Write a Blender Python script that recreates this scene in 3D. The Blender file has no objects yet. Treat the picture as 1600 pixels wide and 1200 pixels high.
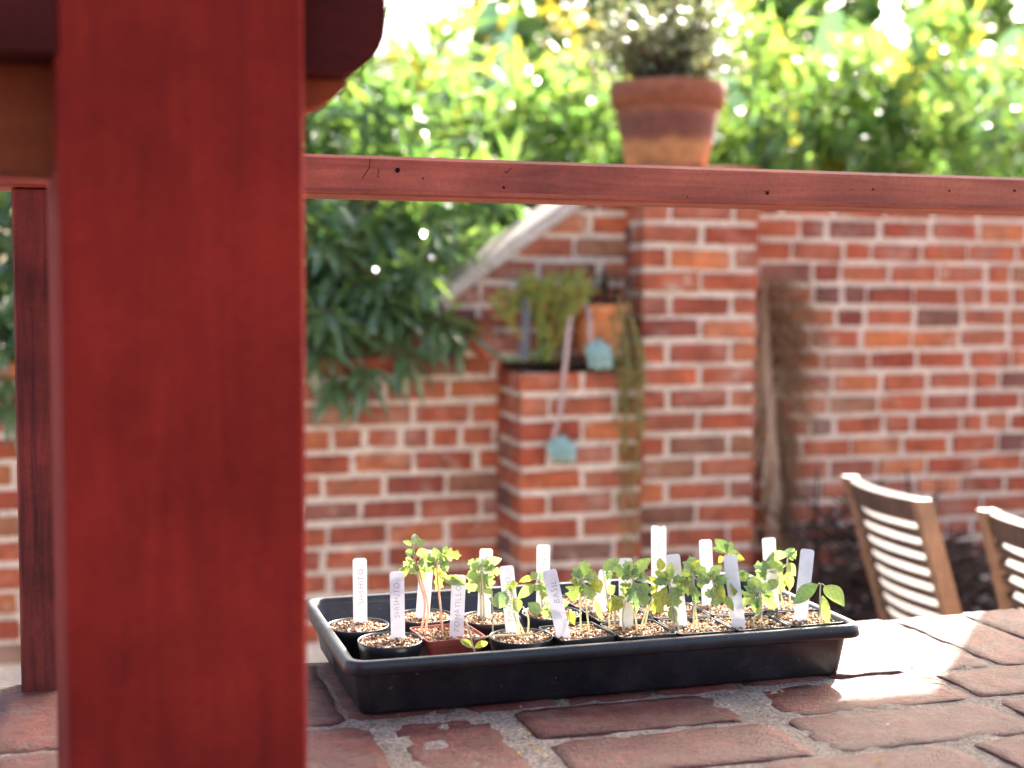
import bpy, bmesh, math, random
from mathutils import Vector, Matrix, noise
R = random.Random(7)
rad = math.radians
scene = bpy.context.scene
COL = scene.collection

# ------------------------------------------------------------------ camera, sky, sun, exposure
# world axes: x along the railing and the garden wall, y away from the porch, z up (metres)
CAM = Vector((-0.2284, -1.2576, 1.2625))
F_PX, YAW, PITCH, ROLL = 2150.0, rad(17.062), rad(4.146), 0.006
fh = Vector((math.sin(YAW), math.cos(YAW), 0)); rt = Vector((math.cos(YAW), -math.sin(YAW), 0))
fw = fh * math.cos(PITCH) - Vector((0, 0, 1)) * math.sin(PITCH)
up = fh * math.sin(PITCH) + Vector((0, 0, 1)) * math.cos(PITCH)
rt2 = rt * math.cos(ROLL) + up * math.sin(ROLL)
up2 = up * math.cos(ROLL) - rt * math.sin(ROLL)
cd = bpy.data.cameras.new('camera'); cam = bpy.data.objects.new('camera', cd); COL.objects.link(cam)
cam.matrix_world = Matrix(((rt2.x, up2.x, -fw.x, CAM.x), (rt2.y, up2.y, -fw.y, CAM.y), (rt2.z, up2.z, -fw.z, CAM.z), (0, 0, 0, 1)))
cd.sensor_width = 36; cd.lens = F_PX / 1600 * 36; cd.clip_start = 0.02; cd.clip_end = 400
cd.dof.use_dof = True; cd.dof.focus_distance = 1.44; cd.dof.aperture_fstop = 3.7
scene.camera = cam

SUN_EL = 31.0
sd = Vector((0.681, 0.732, 0)).normalized() * math.cos(rad(SUN_EL)) + Vector((0, 0, math.sin(rad(SUN_EL))))
world = bpy.data.worlds.new('World'); scene.world = world; world.use_nodes = True
wn = world.node_tree.nodes; wl = world.node_tree.links
sky = wn.new('ShaderNodeTexSky'); sky.sky_type = 'NISHITA'; sky.sun_disc = False
sky.sun_elevation = rad(SUN_EL); sky.sun_rotation = math.atan2(sd.x, sd.y); sky.air_density = 0.8; sky.dust_density = 5.0; sky.ozone_density = 0.6
bg = wn['Background']; bg.inputs['Strength'].default_value = 0.105
wl.new(sky.outputs[0], bg.inputs['Color'])
sl = bpy.data.lights.new('sun', 'SUN'); sl.energy = 5.0; sl.angle = rad(0.3); sl.color = (1.0, 0.95, 0.86)
sun = bpy.data.objects.new('sun', sl); COL.objects.link(sun); sun.rotation_euler = sd.to_track_quat('Z', 'Y').to_euler()
scene.view_settings.view_transform = 'Standard'; scene.view_settings.look = 'None'
scene.view_settings.exposure = 2.95; scene.view_settings.gamma = 1.0
scene.cycles.max_bounces = 6; scene.cycles.transmission_bounces = 3; scene.cycles.diffuse_bounces = 3; scene.cycles.glossy_bounces = 2
scene.cycles.use_adaptive_sampling = True; scene.cycles.adaptive_threshold = 0.02
scene.cycles.use_denoising = True

# ------------------------------------------------------------------ helpers
def ray(px, py):
    x, y = (px - 800) / F_PX, -(py - 600) / F_PX
    return fw + rt2 * x + up2 * y
def at(px, py, t): return CAM + ray(px, py) * t            # t: distance along the view axis
def onz(px, py, z):
    r = ray(px, py); return CAM + r * ((z - CAM.z) / r.z)
def ony(px, py, y):
    r = ray(px, py); return CAM + r * ((y - CAM.y) / r.y)
def depth(p): return (Vector(p) - CAM).dot(fw)
def U(a, b): return R.uniform(a, b)

def mesh(name, verts, faces, smooth=False):
    me = bpy.data.meshes.new(name); me.from_pydata([tuple(v) for v in verts], [], faces); me.update()
    if smooth: me.polygons.foreach_set('use_smooth', [True] * len(me.polygons))
    return me
def obj(name, me, mat=None, parent=None, loc=(0, 0, 0), rot=(0, 0, 0), scale=(1, 1, 1), kind=None, label=None):
    o = bpy.data.objects.new(name, me); COL.objects.link(o)
    o.location = loc; o.rotation_euler = rot; o.scale = scale
    if mat and me and not me.materials: me.materials.append(mat)
    if parent: o.parent = parent
    if kind: o['kind'] = kind
    if label: o['label'] = label
    return o
def thing(name, label, cat, loc=(0, 0, 0), rot=(0, 0, 0), group=None):
    o = bpy.data.objects.new(name, None); COL.objects.link(o); o.empty_display_size = .05
    o.location = loc; o.rotation_euler = rot; o['label'] = label; o['category'] = cat
    if group: o['group'] = group
    return o
def box(x0, x1, y0, y1, z0, z1):
    v = [(x, y, z) for z in (z0, z1) for y in (y0, y1) for x in (x0, x1)]
    return v, [(0, 2, 3, 1), (4, 5, 7, 6), (0, 1, 5, 4), (2, 6, 7, 3), (0, 4, 6, 2), (1, 3, 7, 5)]
class MB:
    def __init__(s): s.v, s.f = [], []
    def add(s, v, f):
        n = len(s.v); s.v += [tuple(q) for q in v]; s.f += [tuple(i + n for i in q) for q in f]; return s
    def box(s, *a): return s.add(*box(*a))
    def tube(s, pts, r, n=6, r1=None, cap=True):
        pts = [Vector(p) for p in pts]; V, Fc = [], []
        for i, p in enumerate(pts):
            d = (pts[min(i + 1, len(pts) - 1)] - pts[max(i - 1, 0)]).normalized()
            u = d.cross(Vector((0.3, 0.9, 0.2))); 
            if u.length < .1: u = d.cross(Vector((1, 0, 0)))
            u.normalize(); w = d.cross(u)
            k = i / (len(pts) - 1); rr = r + ((r if r1 is None else r1) - r) * k
            V += [p + (u * math.cos(2 * math.pi * j / n) + w * math.sin(2 * math.pi * j / n)) * rr for j in range(n)]
        for i in range(len(pts) - 1):
            for j in range(n):
                a, b = i * n + j, i * n + (j + 1) % n
                Fc.append((a, b, b + n, a + n))
        if cap: Fc += [tuple(range(n))[::-1], tuple(range((len(pts) - 1) * n, len(pts) * n))]
        return s.add(V, Fc)
    def mesh(s, name, smooth=False): return mesh(name, s.v, s.f, smooth)
def smooth_path(pts, k=4):
    pts = [Vector(p) for p in pts]; out = []
    for i in range(len(pts) - 1):
        p0, p1, p2, p3 = pts[max(i - 1, 0)], pts[i], pts[i + 1], pts[min(i + 2, len(pts) - 1)]
        for j in range(k):
            t = j / k
            out.append(.5 * ((2 * p1) + (p2 - p0) * t + (2 * p0 - 5 * p1 + 4 * p2 - p3) * t * t + (3 * p1 - p0 - 3 * p2 + p3) * t ** 3))
    return out + [pts[-1]]
def chamfer_box(sx, sy, sz, c, jit=0.0, rg=R):
    bm = bmesh.new(); bmesh.ops.create_cube(bm, size=1)
    for v in bm.verts: v.co = Vector((v.co.x * sx, v.co.y * sy, v.co.z * sz))
    bmesh.ops.bevel(bm, geom=bm.edges[:], offset=c, segments=1, affect='EDGES', profile=.5)
    for v in bm.verts: v.co += Vector((rg.uniform(-jit, jit), rg.uniform(-jit, jit), rg.uniform(-jit, jit)))
    me = bpy.data.meshes.new('block'); bm.to_mesh(me); bm.free(); return me
def loft(loops, close_start=False, close_end=False):
    n = len(loops[0]); V = [p for l in loops for p in l]; Fc = []
    for i in range(len(loops) - 1):
        for j in range(n):
            a, b = i * n + j, i * n + (j + 1) % n
            Fc.append((a, b, b + n, a + n))
    if close_start: Fc.append(tuple(range(n))[::-1])
    if close_end: Fc.append(tuple(range((len(loops) - 1) * n, len(loops) * n)))
    return V, Fc
def circle(r, z, n=28, cx=0, cy=0): return [(cx + r * math.cos(2 * math.pi * i / n), cy + r * math.sin(2 * math.pi * i / n), z) for i in range(n)]
def rrect(hx, hy, r, z, k=5):
    out = []
    for q, (sx, sy) in enumerate(((1, 1), (-1, 1), (-1, -1), (1, -1))):
        for i in range(k):
            a = math.pi / 2 * (q + i / (k - 1))
            out.append((sx * (hx - r) + r * math.cos(a), sy * (hy - r) + r * math.sin(a), z))
    return out

# ------------------------------------------------------------------ materials
def new_mat(name):
    m = bpy.data.materials.new(name); m.use_nodes = True
    return m, m.node_tree.nodes, m.node_tree.links, m.node_tree.nodes['Principled BSDF']
def N(n, typ, **kw):
    x = n.new(typ)
    for k, v in kw.items():
        if k in x.inputs: x.inputs[k].default_value = v
        else: setattr(x, k, v)
    return x
def ramp(n, stops, interp='LINEAR'):
    x = n.new('ShaderNodeValToRGB'); e = x.color_ramp; e.interpolation = interp
    while len(e.elements) < len(stops): e.elements.new(.5)
    for el, (p, c) in zip(e.elements, stops):
        el.position = p; el.color = (c[0], c[1], c[2], 1) if isinstance(c, tuple) else (c, c, c, 1)
    return x
def mixc(n, l, fac, a, b, blend='MIX'):
    x = n.new('ShaderNodeMix'); x.data_type = 'RGBA'; x.blend_type = blend
    for s, v in ((0, fac), (6, a), (7, b)):
        if hasattr(v, 'is_linked') or hasattr(v, 'links'): l.new(v, x.inputs[s])
        elif isinstance(v, (int, float)): x.inputs[s].default_value = v if s == 0 else (v, v, v, 1)
        else: x.inputs[s].default_value = (*v, 1)
    return x.outputs[2]
def bump(n, l, h, strength, dist, bsdf, prev=None):
    b = N(n, 'ShaderNodeBump', Strength=strength, Distance=dist); l.new(h, b.inputs['Height'])
    if prev is not None: l.new(prev, b.inputs['Normal'])
    l.new(b.outputs[0], bsdf.inputs['Normal']); return b.outputs[0]

def brick_mat(name, stops, mortar, smear=.62, scale=1.0, pits=False, dirt=None):
    m, n, l, b = new_mat(name)
    tc = N(n, 'ShaderNodeTexCoord'); oi = N(n, 'ShaderNodeObjectInfo')
    off = N(n, 'ShaderNodeVectorMath', operation='MULTIPLY_ADD'); 
    cmb = N(n, 'ShaderNodeCombineXYZ'); 
    for i in range(3): l.new(oi.outputs['Random'], cmb.inputs[i])
    off.inputs[1].default_value = (37, 91, 53); l.new(cmb.outputs[0], off.inputs[0]); l.new(tc.outputs['Object'], off.inputs[2])
    v = off.outputs[0]
    rp = ramp(n, stops); l.new(oi.outputs['Random'], rp.inputs[0])
    n1 = N(n, 'ShaderNodeTexNoise', Scale=14 * scale, Detail=6, Roughness=.65); l.new(v, n1.inputs['Vector'])
    r1 = ramp(n, [(.3, .55), (.7, 1.3)]); l.new(n1.outputs[0], r1.inputs[0])
    c = mixc(n, l, 1.0, rp.outputs[0], r1.outputs[0], 'MULTIPLY')
    n2 = N(n, 'ShaderNodeTexNoise', Scale=9 * scale, Detail=8, Roughness=.7); l.new(tc.outputs['Object'], n2.inputs['Vector']); l.new(v, n2.inputs['Vector'])
    r2 = ramp(n, [(smear, 0.0), (smear + .12, .75)]); l.new(n2.outputs[0], r2.inputs[0])
    c = mixc(n, l, r2.outputs[0], c, mortar)
    n3 = N(n, 'ShaderNodeTexNoise', Scale=260 * scale, Detail=4, Roughness=.7); l.new(v, n3.inputs['Vector'])
    if pits:
        n8 = N(n, 'ShaderNodeTexNoise', Scale=150, Detail=5, Roughness=.75); l.new(v, n8.inputs['Vector'])
        sp = ramp(n, [(.30, .12), (.43, .85), (.60, 1.05), (.72, 1.9)]); l.new(n8.outputs[0], sp.inputs[0])
        c = mixc(n, l, 1.0, c, sp.outputs[0], 'MULTIPLY')
        n5 = N(n, 'ShaderNodeTexNoise', Scale=34, Detail=9, Roughness=.78); l.new(v, n5.inputs['Vector'])
        r5 = ramp(n, [(.48, 0.0), (.62, .85)]); l.new(n5.outputs[0], r5.inputs[0])
        c = mixc(n, l, r5.outputs[0], c, dirt)
    if not pits:
        ge = N(n, 'ShaderNodeNewGeometry'); n6 = N(n, 'ShaderNodeTexNoise', Scale=3.2, Detail=7, Roughness=.7); l.new(ge.outputs['Position'], n6.inputs['Vector'])
        r6 = ramp(n, [(.52, 0.0), (.72, .5)]); l.new(n6.outputs[0], r6.inputs[0]); c = mixc(n, l, r6.outputs[0], c, (.50, .36, .27))
        r7 = ramp(n, [(.28, .62), (.44, 1.0)]); l.new(n6.outputs[0], r7.inputs[0]); c = mixc(n, l, 1.0, c, r7.outputs[0], 'MULTIPLY')
    l.new(c, b.inputs['Base Color']); b.inputs['Roughness'].default_value = .85 if not pits else .62
    b.inputs['Specular IOR Level'].default_value = .25 if not pits else .35
    p = bump(n, l, n1.outputs[0], .5 if not pits else .6, .006 if not pits else .004, b); p = bump(n, l, n3.outputs[0], .5 if not pits else 1.0, .0015 if not pits else .003, b, p)
    if pits:
        vo = N(n, 'ShaderNodeTexVoronoi', Scale=120); l.new(v, vo.inputs['Vector'])
        rv = ramp(n, [(.0, 0.0), (.22, 1.0)]); l.new(vo.outputs['Distance'], rv.inputs[0])
        p = bump(n, l, rv.outputs[0], .6, .003, b, p); bump(n, l, n8.outputs[0], .9, .004, b, p)
    return m
def mortar_mat(name, c0, c1, sc=60, grain=400):
    m, n, l, b = new_mat(name); tc = N(n, 'ShaderNodeTexCoord')
    n1 = N(n, 'ShaderNodeTexNoise', Scale=sc * .12, Detail=8, Roughness=.7); l.new(tc.outputs['Object'], n1.inputs['Vector'])
    n2 = N(n, 'ShaderNodeTexNoise', Scale=grain, Detail=3, Roughness=.8); l.new(tc.outputs['Object'], n2.inputs['Vector'])
    r1 = ramp(n, [(.32, c0), (.68, c1)]); l.new(n1.outputs[0], r1.inputs[0])
    r2 = ramp(n, [(.33, .35), (.5, 1.0), (.68, 1.7)]); l.new(n2.outputs[0], r2.inputs[0])
    c = mixc(n, l, 1.0, r1.outputs[0], r2.outputs[0], 'MULTIPLY')
    l.new(c, b.inputs['Base Color']); b.inputs['Roughness'].default_value = .95; b.inputs['Specular IOR Level'].default_value = .15
    p = bump(n, l, n1.outputs[0], .4, .006, b); bump(n, l, n2.outputs[0], .9, .0025, b, p)
    return m
def wood_mat(name, dark, mid, light, axis, rough=.42, blotch=.5, coat=.15, knots=True, scale=1.0, spec=.3):
    m, n, l, b = new_mat(name); tc = N(n, 'ShaderNodeTexCoord')
    mp = N(n, 'ShaderNodeMapping'); s = [34 * scale] * 3; s[axis] = 2.2 * scale; mp.inputs['Scale'].default_value = s
    l.new(tc.outputs['Object'], mp.inputs['Vector'])
    n1 = N(n, 'ShaderNodeTexNoise', Scale=1.6, Detail=8, Roughness=.62, Distortion=.9); l.new(mp.outputs[0], n1.inputs['Vector'])
    n2 = N(n, 'ShaderNodeTexNoise', Scale=9, Detail=5, Roughness=.6); l.new(tc.outputs['Object'], n2.inputs['Vector'])
    r1 = ramp(n, [(.25, dark), (.5, mid), (.78, light)]); l.new(n1.outputs[0], r1.inputs[0])
    r2 = ramp(n, [(.3, 1 - blotch), (.65, 1.15)]); l.new(n2.outputs[0], r2.inputs[0])
    c = mixc(n, l, 1.0, r1.outputs[0], r2.outputs[0], 'MULTIPLY')
    h = n1.outputs[0]
    n4 = N(n, 'ShaderNodeTexNoise', Scale=220, Detail=3, Roughness=.7); l.new(tc.outputs['Object'], n4.inputs['Vector'])
    r4 = ramp(n, [(.3, .84), (.5, 1.0), (.75, 1.1)]); l.new(n4.outputs[0], r4.inputs[0])
    c = mixc(n, l, 1.0, c, r4.outputs[0], 'MULTIPLY')
    l.new(c, b.inputs['Base Color']); b.inputs['Roughness'].default_value = rough
    b.inputs['Coat Weight'].default_value = coat; b.inputs['Coat Roughness'].default_value = .3; b.inputs['Specular IOR Level'].default_value = spec
    p = bump(n, l, h, .25, .0012, b); bump(n, l, n4.outputs[0], .25, .0005, b, p)
    return m
def plain(name, col, rough=.5, spec=.5, nz=.15, scale=40, bmp=0.0, dist=.001, metal=0):
    m, n, l, b = new_mat(name); tc = N(n, 'ShaderNodeTexCoord')
    n1 = N(n, 'ShaderNodeTexNoise', Scale=scale, Detail=6, Roughness=.65); l.new(tc.outputs['Object'], n1.inputs['Vector'])
    r1 = ramp(n, [(.3, tuple(c * (1 - nz) for c in col)), (.7, tuple(c * (1 + nz) for c in col))]); l.new(n1.outputs[0], r1.inputs[0])
    l.new(r1.outputs[0], b.inputs['Base Color']); b.inputs['Roughness'].default_value = rough; b.inputs['Specular IOR Level'].default_value = spec
    b.inputs['Metallic'].default_value = metal
    if bmp: bump(n, l, n1.outputs[0], bmp, dist, b)
    return m
def leaf_mat(name, cols, trans, rough=.4, tmix=.5, spec=.5, island=True, veins=0, gloss=0.0):   # thin blade: gloss over diffuse, light through
    m, n, l, b = new_mat(name); out = n['Material Output']
    src = N(n, 'ShaderNodeNewGeometry').outputs['Random Per Island'] if island else N(n, 'ShaderNodeObjectInfo').outputs['Random']
    rp = ramp(n, [(i / max(1, len(cols) - 1), c) for i, c in enumerate(cols)]); l.new(src, rp.inputs[0])
    rt_ = ramp(n, [(i / max(1, len(trans) - 1), c) for i, c in enumerate(trans)]); l.new(src, rt_.inputs[0])
    tc = N(n, 'ShaderNodeTexCoord'); nz = N(n, 'ShaderNodeTexNoise', Scale=veins or 60, Detail=4); l.new(tc.outputs['Object'], nz.inputs['Vector'])
    rz = ramp(n, [(.3, .75), (.7, 1.2)]); l.new(nz.outputs[0], rz.inputs[0])
    l.new(mixc(n, l, 1.0, rp.outputs[0], rz.outputs[0], 'MULTIPLY'), b.inputs['Base Color'])
    b.inputs['Roughness'].default_value = rough; b.inputs['Specular IOR Level'].default_value = spec
    t = N(n, 'ShaderNodeBsdfTranslucent'); l.new(mixc(n, l, 1.0, rt_.outputs[0], rz.outputs[0], 'MULTIPLY'), t.inputs['Color'])
    mx = N(n, 'ShaderNodeMixShader'); mx.inputs[0].default_value = tmix
    l.new(b.outputs[0], mx.inputs[1]); l.new(t.outputs[0], mx.inputs[2]); l.new(mx.outputs[0], out.inputs['Surface'])
    if veins: bump(n, l, nz.outputs[0], .4, .0008, b); b.inputs['Sheen Weight'].default_value = .35; b.inputs['Sheen Roughness'].default_value = .4
    return m

BR = [(0, (.38, .088, .040)), (.14, (.30, .062, .032)), (.26, (.44, .110, .046)), (.38, (.22, .055, .036)), (.5, (.40, .10, .046)), (.64, (.33, .10, .055)), (.76, (.50, .15, .055)), (.84, (.30, .13, .07)), (.92, (.15, .06, .05)), (1, (.42, .15, .09))]
M_brick = brick_mat('garden_brick', BR, (.52, .42, .33), .59)
M_mortar = mortar_mat('wall_mortar', (.54, .445, .345), (.72, .615, .505), 60, 180)
M_capbrick = brick_mat('ledge_brick', [(0, (.19, .040, .023)), (.3, (.14, .036, .024)), (.5, (.21, .042, .022)), (.75, (.125, .034, .026)), (1, (.18, .052, .036))], (.22, .17, .14), .60, 1.6, True, (.15, .078, .058))
M_capmortar = mortar_mat('ledge_mortar', (.15, .12, .092), (.26, .215, .172), 160, 300)
M_coping = mortar_mat('coping_cement', (.40, .335, .28), (.54, .46, .40), 60, 150)
M_rail = wood_mat('rail_red_stain', (.19, .036, .018), (.31, .070, .034), (.43, .125, .065), 0, .5, .3, .08)
M_postfar = wood_mat('stanchion_red_stain', (.04, .010, .010), (.17, .026, .016), (.27, .05, .03), 2, .6, .65, .0, scale=2)
M_post = wood_mat('porch_post_stain', (.14, .010, .007), (.20, .0135, .0085), (.24, .018, .010), 2, .9, .28, .0, scale=.9, spec=.12)
M_beam = wood_mat('handrail_stain', (.035, .005, .004), (.055, .007, .0055), (.08, .012, .008), 0, .85, .4, .0, spec=.1)
M_subrail = wood_mat('subrail_stain', (.14, .026, .010), (.19, .038, .015), (.24, .055, .021), 0, .85, .3, .0, spec=.1)
M_hole = plain('nail_hole_dark', (.01, .006, .006), .9, .1)
M_black = plain('black_plastic', (.010, .0085, .011), .30, .45, .3, 90, .15, .0003)
_n, _l = M_black.node_tree.nodes, M_black.node_tree.links
_b = _n['Principled BSDF']; _src = _b.inputs['Base Color'].links[0].from_socket
_tc = N(_n, 'ShaderNodeTexCoord'); _nz = N(_n, 'ShaderNodeTexNoise', Scale=330, Detail=2, Roughness=.6); _l.new(_tc.outputs['Object'], _nz.inputs['Vector'])
_r = ramp(_n, [(.70, 0.0), (.76, .8)]); _l.new(_nz.outputs[0], _r.inputs[0])
_n2 = N(_n, 'ShaderNodeTexNoise', Scale=16, Detail=7, Roughness=.7); _l.new(_tc.outputs['Object'], _n2.inputs['Vector'])
_r2 = ramp(_n, [(.48, 0.0), (.8, .16)]); _l.new(_n2.outputs[0], _r2.inputs[0])
_c = mixc(_n, _l, _r2.outputs[0], _src, (.20, .16, .13)); _c = mixc(_n, _l, _r.outputs[0], _c, (.25, .20, .16)); _l.new(_c, _b.inputs['Base Color'])
_r3 = ramp(_n, [(.35, .26), (.7, .48)]); _l.new(_n2.outputs[0], _r3.inputs[0]); _l.new(_r3.outputs[0], _b.inputs['Roughness'])
M_pot = plain('black_pot_plastic', (.014, .015, .018), .4, .5, .3, 90, .2, .0004)
M_redpot = plain('brown_pot_plastic', (.24, .045, .028), .45, .4, .15, 60)
M_dirt = plain('peat', (.05, .03, .018), .95, .1, .4, 300, .6, .002)
M_terra = plain('terracotta', (.52, .19, .075), .85, .2, .15, 30, .3, .002)
M_ground = mortar_mat('patio_stone', (.20, .17, .15), (.32, .28, .25), 30, 60)
M_chair = wood_mat('teak_weathered', (.045, .025, .018), (.075, .043, .031), (.115, .070, .052), 1, .55, .4, 0)
M_stile = wood_mat('teak_stile', (.14, .075, .042), (.22, .12, .07), (.29, .17, .105), 2, .55, .3, 0)
M_bark = plain('shrub_bark', (.09, .06, .04), .9, .15, .4, 30, .6, .004)
M_twig = plain('dry_twig', (.055, .035, .028), .9, .15, .5, 30)
M_house = plain('render_wall', (.55, .55, .56), .9, .2, .08, 3)
M_roof = plain('roof_shingle', (.30, .33, .36), .85, .2, .15, 6)

def chip_mat():
    m, n, l, b = new_mat('vermiculite')
    g = N(n, 'ShaderNodeNewGeometry'); r = ramp(n, [(0, (.06, .025, .010)), (.2, (.16, .07, .025)), (.42, (.28, .13, .045)), (.64, (.42, .23, .09)), (.84, (.52, .34, .17)), (.95, (.66, .52, .36)), (1, (.80, .74, .64))])
    l.new(g.outputs['Random Per Island'], r.inputs[0]); l.new(r.outputs[0], b.inputs['Base Color']); b.inputs['Roughness'].default_value = .7
    return m
M_chip = chip_mat()
def tag_mat():
    m, n, l, b = new_mat('white_tag_plastic'); out = n['Material Output']
    tc = N(n, 'ShaderNodeTexCoord'); nz = N(n, 'ShaderNodeTexNoise', Scale=120, Detail=5); l.new(tc.outputs['Object'], nz.inputs['Vector'])
    r = ramp(n, [(.3, (.76, .73, .69)), (.6, (.86, .84, .80))]); l.new(nz.outputs[0], r.inputs[0]); l.new(r.outputs[0], b.inputs['Base Color'])
    b.inputs['Roughness'].default_value = .45
    t = N(n, 'ShaderNodeBsdfTranslucent'); t.inputs['Color'].default_value = (.8, .79, .8, 1)
    mx = N(n, 'ShaderNodeMixShader'); mx.inputs[0].default_value = .22
    l.new(b.outputs[0], mx.inputs[1]); l.new(t.outputs[0], mx.inputs[2]); l.new(mx.outputs[0], out.inputs['Surface'])
    return m
M_tag = tag_mat()
M_ink = plain('pencil_grey', (.20, .185, .20), .7, .2)
M_seedleaf = leaf_mat('seedling_leaf', [(.19, .30, .11), (.23, .34, .12), (.25, .33, .11), (.20, .30, .14)], [(.22, .36, .09), (.28, .40, .08), (.33, .42, .08), (.24, .37, .12)], .38, .42, .5, False, 330)
M_seedyel = leaf_mat('seedling_leaf_yellow', [(.22, .28, .06), (.26, .30, .06)], [(.38, .43, .06), (.43, .43, .05)], .42, .55, .4, False, 330)
M_stem = leaf_mat('seedling_stem', [(.60, .60, .38), (.62, .58, .42)], [(.75, .74, .48), (.75, .68, .5)], .5, .4, .4, False)
M_stempink = leaf_mat('seedling_stem_pink', [(.62, .42, .33), (.64, .46, .36)], [(.8, .55, .44), (.8, .58, .46)], .5, .4, .4, False)
M_ole = leaf_mat('oleander_leaf', [(.065, .12, .065), (.085, .15, .08), (.11, .18, .085), (.08, .135, .09)], [(.14, .30, .06), (.20, .38, .06), (.30, .44, .06), (.18, .34, .07)], .2, .36, 1.0)
M_hedge = leaf_mat('sunlit_leaf', [(.07, .14, .05), (.09, .17, .05), (.11, .19, .06), (.06, .12, .06)], [(.17, .35, .07), (.25, .43, .07), (.38, .47, .07), (.18, .36, .09)], .22, .52, .9)
M_gold = leaf_mat('golden_leaf', [(.25, .24, .03), (.30, .26, .03), (.35, .26, .03)], [(.42, .36, .04), (.45, .38, .04), (.5, .34, .03)], .35, .5, .5)
M_banana = leaf_mat('banana_leaf', [(.07, .15, .09), (.09, .17, .10), (.06, .13, .09)], [(.09, .20, .11), (.14, .25, .10), (.08, .19, .13)], .35, .32, .6, False)
M_jade = leaf_mat('jade_leaf', [(.11, .16, .07), (.16, .21, .09), (.18, .16, .09), (.22, .24, .12)], [(.26, .30, .12), (.32, .30, .13), (.24, .3, .12)], .42, .25, .5)
M_pencil = leaf_mat('pencil_stick', [(.22, .36, .08), (.30, .40, .08), (.38, .38, .08), (.48, .26, .08), (.20, .36, .11)], [(.40, .48, .08), (.5, .5, .08), (.6, .42, .08), (.6, .3, .08)], .45, .3, .4)
M_trail = leaf_mat('trailing_leaf', [(.24, .23, .08), (.32, .28, .09), (.18, .20, .07)], [(.4, .38, .1), (.4, .4, .1)], .5, .35, .3)
M_rosette = leaf_mat('rosette_leaf', [(.30, .46, .40), (.36, .52, .45), (.32, .48, .44)], [(.2, .4, .3), (.25, .45, .35)], .5, .15, .3)
M_pinkstem = plain('succulent_stem', (.42, .30, .26), .7, .3, .15, 60)
M_palm = leaf_mat('dry_palm', [(.38, .22, .14), (.48, .31, .20), (.56, .42, .30), (.28, .14, .085)], [(.4, .26, .14), (.5, .34, .2)], .7, .3, .2)
M_palmstem = plain('dry_palm_stem', (.48, .23, .05), .8, .2, .3, 25, .3, .003)

# ------------------------------------------------------------------ setting: ground
g = 150
obj('ground', mesh('ground', *box(-g, g, -3, g, -.3, 0)), M_ground, kind='structure')

# ------------------------------------------------------------------ bricks shared by the garden walls
CO, JT = .078, .018           # course height, joint
BH = CO - JT
FULL, HALF, DEEP = .186, .088, .095
br_full = [chamfer_box(FULL, DEEP, BH, .005, .0036) for _ in range(9)]
br_half = [chamfer_box(HALF, DEEP, BH, .005, .0026) for _ in range(5)]
def lay(parent, x, y, z, length, rot=0.0):
    if length > .14: me, s = R.choice(br_full), length / FULL
    else: me, s = R.choice(br_half), length / HALF
    obj('brick', me, M_brick, parent, (x + U(-.002, .002), y + U(-.003, .003), z + U(-.002, .002)), (U(-.01, .01), U(-.012, .012), rot + U(-.008, .008)), (s, 1, U(.93, 1.05)))

YW = 3.09                      # face of the garden wall
def wall_top(x):
    if x < .86: return .965
    if x < 1.40: return min(1.575, 1.20 + (x - .86) * .70)
    return 1.575
wall = thing('garden_wall', 'long red brick garden wall with pale mortar and a slanting cement coping', 'brick wall', (0, YW, 0))
prof = [(-1.6, 0), (-1.6, .965), (.86, .965), (.86, 1.195), (1.395, 1.57), (4.3, 1.57), (4.3, 0)]
v = [(x, .009, z) for x, z in prof] + [(x, .24, z) for x, z in prof]; k = len(prof)
obj('mortar', mesh('mortar', v, [tuple(range(k)), tuple(range(k, 2 * k))[::-1]] + [(i, i + k, (i + 1) % k + k, (i + 1) % k) for i in range(k)]), M_mortar, wall)
row = 1; z = .03 + CO + BH / 2
while z < 1.57:
    for (xa, xb) in ((-.64, 3.18),):
        x = xa - (row % 2) * .10 + U(-.03, .03)
        while x < xb:
            header = R.random() < (.75 if row % 6 == 3 else .10)
            L = HALF + U(-.01, .012) if header else FULL + U(-.012, .010)
            cx = x + L / 2; x += L + JT + U(-.004, .004)
            t = min(wall_top(cx - L / 2 + .005), wall_top(cx + L / 2))
            if z + BH / 2 > t + .004:
                if .86 < cx < 1.40:      # cut brick, wedge-shaped under the slope
                    xl, xr = cx - L / 2, cx + L / 2; zb_, zt_ = z - BH / 2, z + BH / 2
                    pts = [(xr, zb_)]; top = lambda q: 1.20 + (q - .86) * .70 - .02
                    if top(xr) > zb_ + .012:
                        xs = max(xl, .86 + (zb_ + .02 - 1.20) / .70)
                        xt = .86 + (zt_ + .02 - 1.20) / .70
                        pf = [(xs, zb_), (xr, zb_)] + ([(xr, zt_), (xt, zt_)] if xt < xr else [(xr, top(xr))]) + ([(xl, top(xl))] if xs == xl and top(xl) > zb_ else [])
                        k_ = len(pf); V_ = [(q, 0, w_) for q, w_ in pf] + [(q, .06, w_) for q, w_ in pf]
                        obj('brick', mesh('cut_brick', V_, [tuple(range(k_)), tuple(range(k_, 2 * k_))[::-1]] + [(i_, i_ + k_, (i_ + 1) % k_ + k_, (i_ + 1) % k_) for i_ in range(k_)]), M_brick, wall)
                continue
            # not where the piers stand in front of the wall
            if 1.52 < cx - L / 2 and cx + L / 2 < 1.92: continue
            if 1.06 < cx - L / 2 and cx + L / 2 < 1.5 and z < .95: continue
            lay(wall, cx, DEEP / 2, z, L)
    row += 1; z += CO
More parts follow.
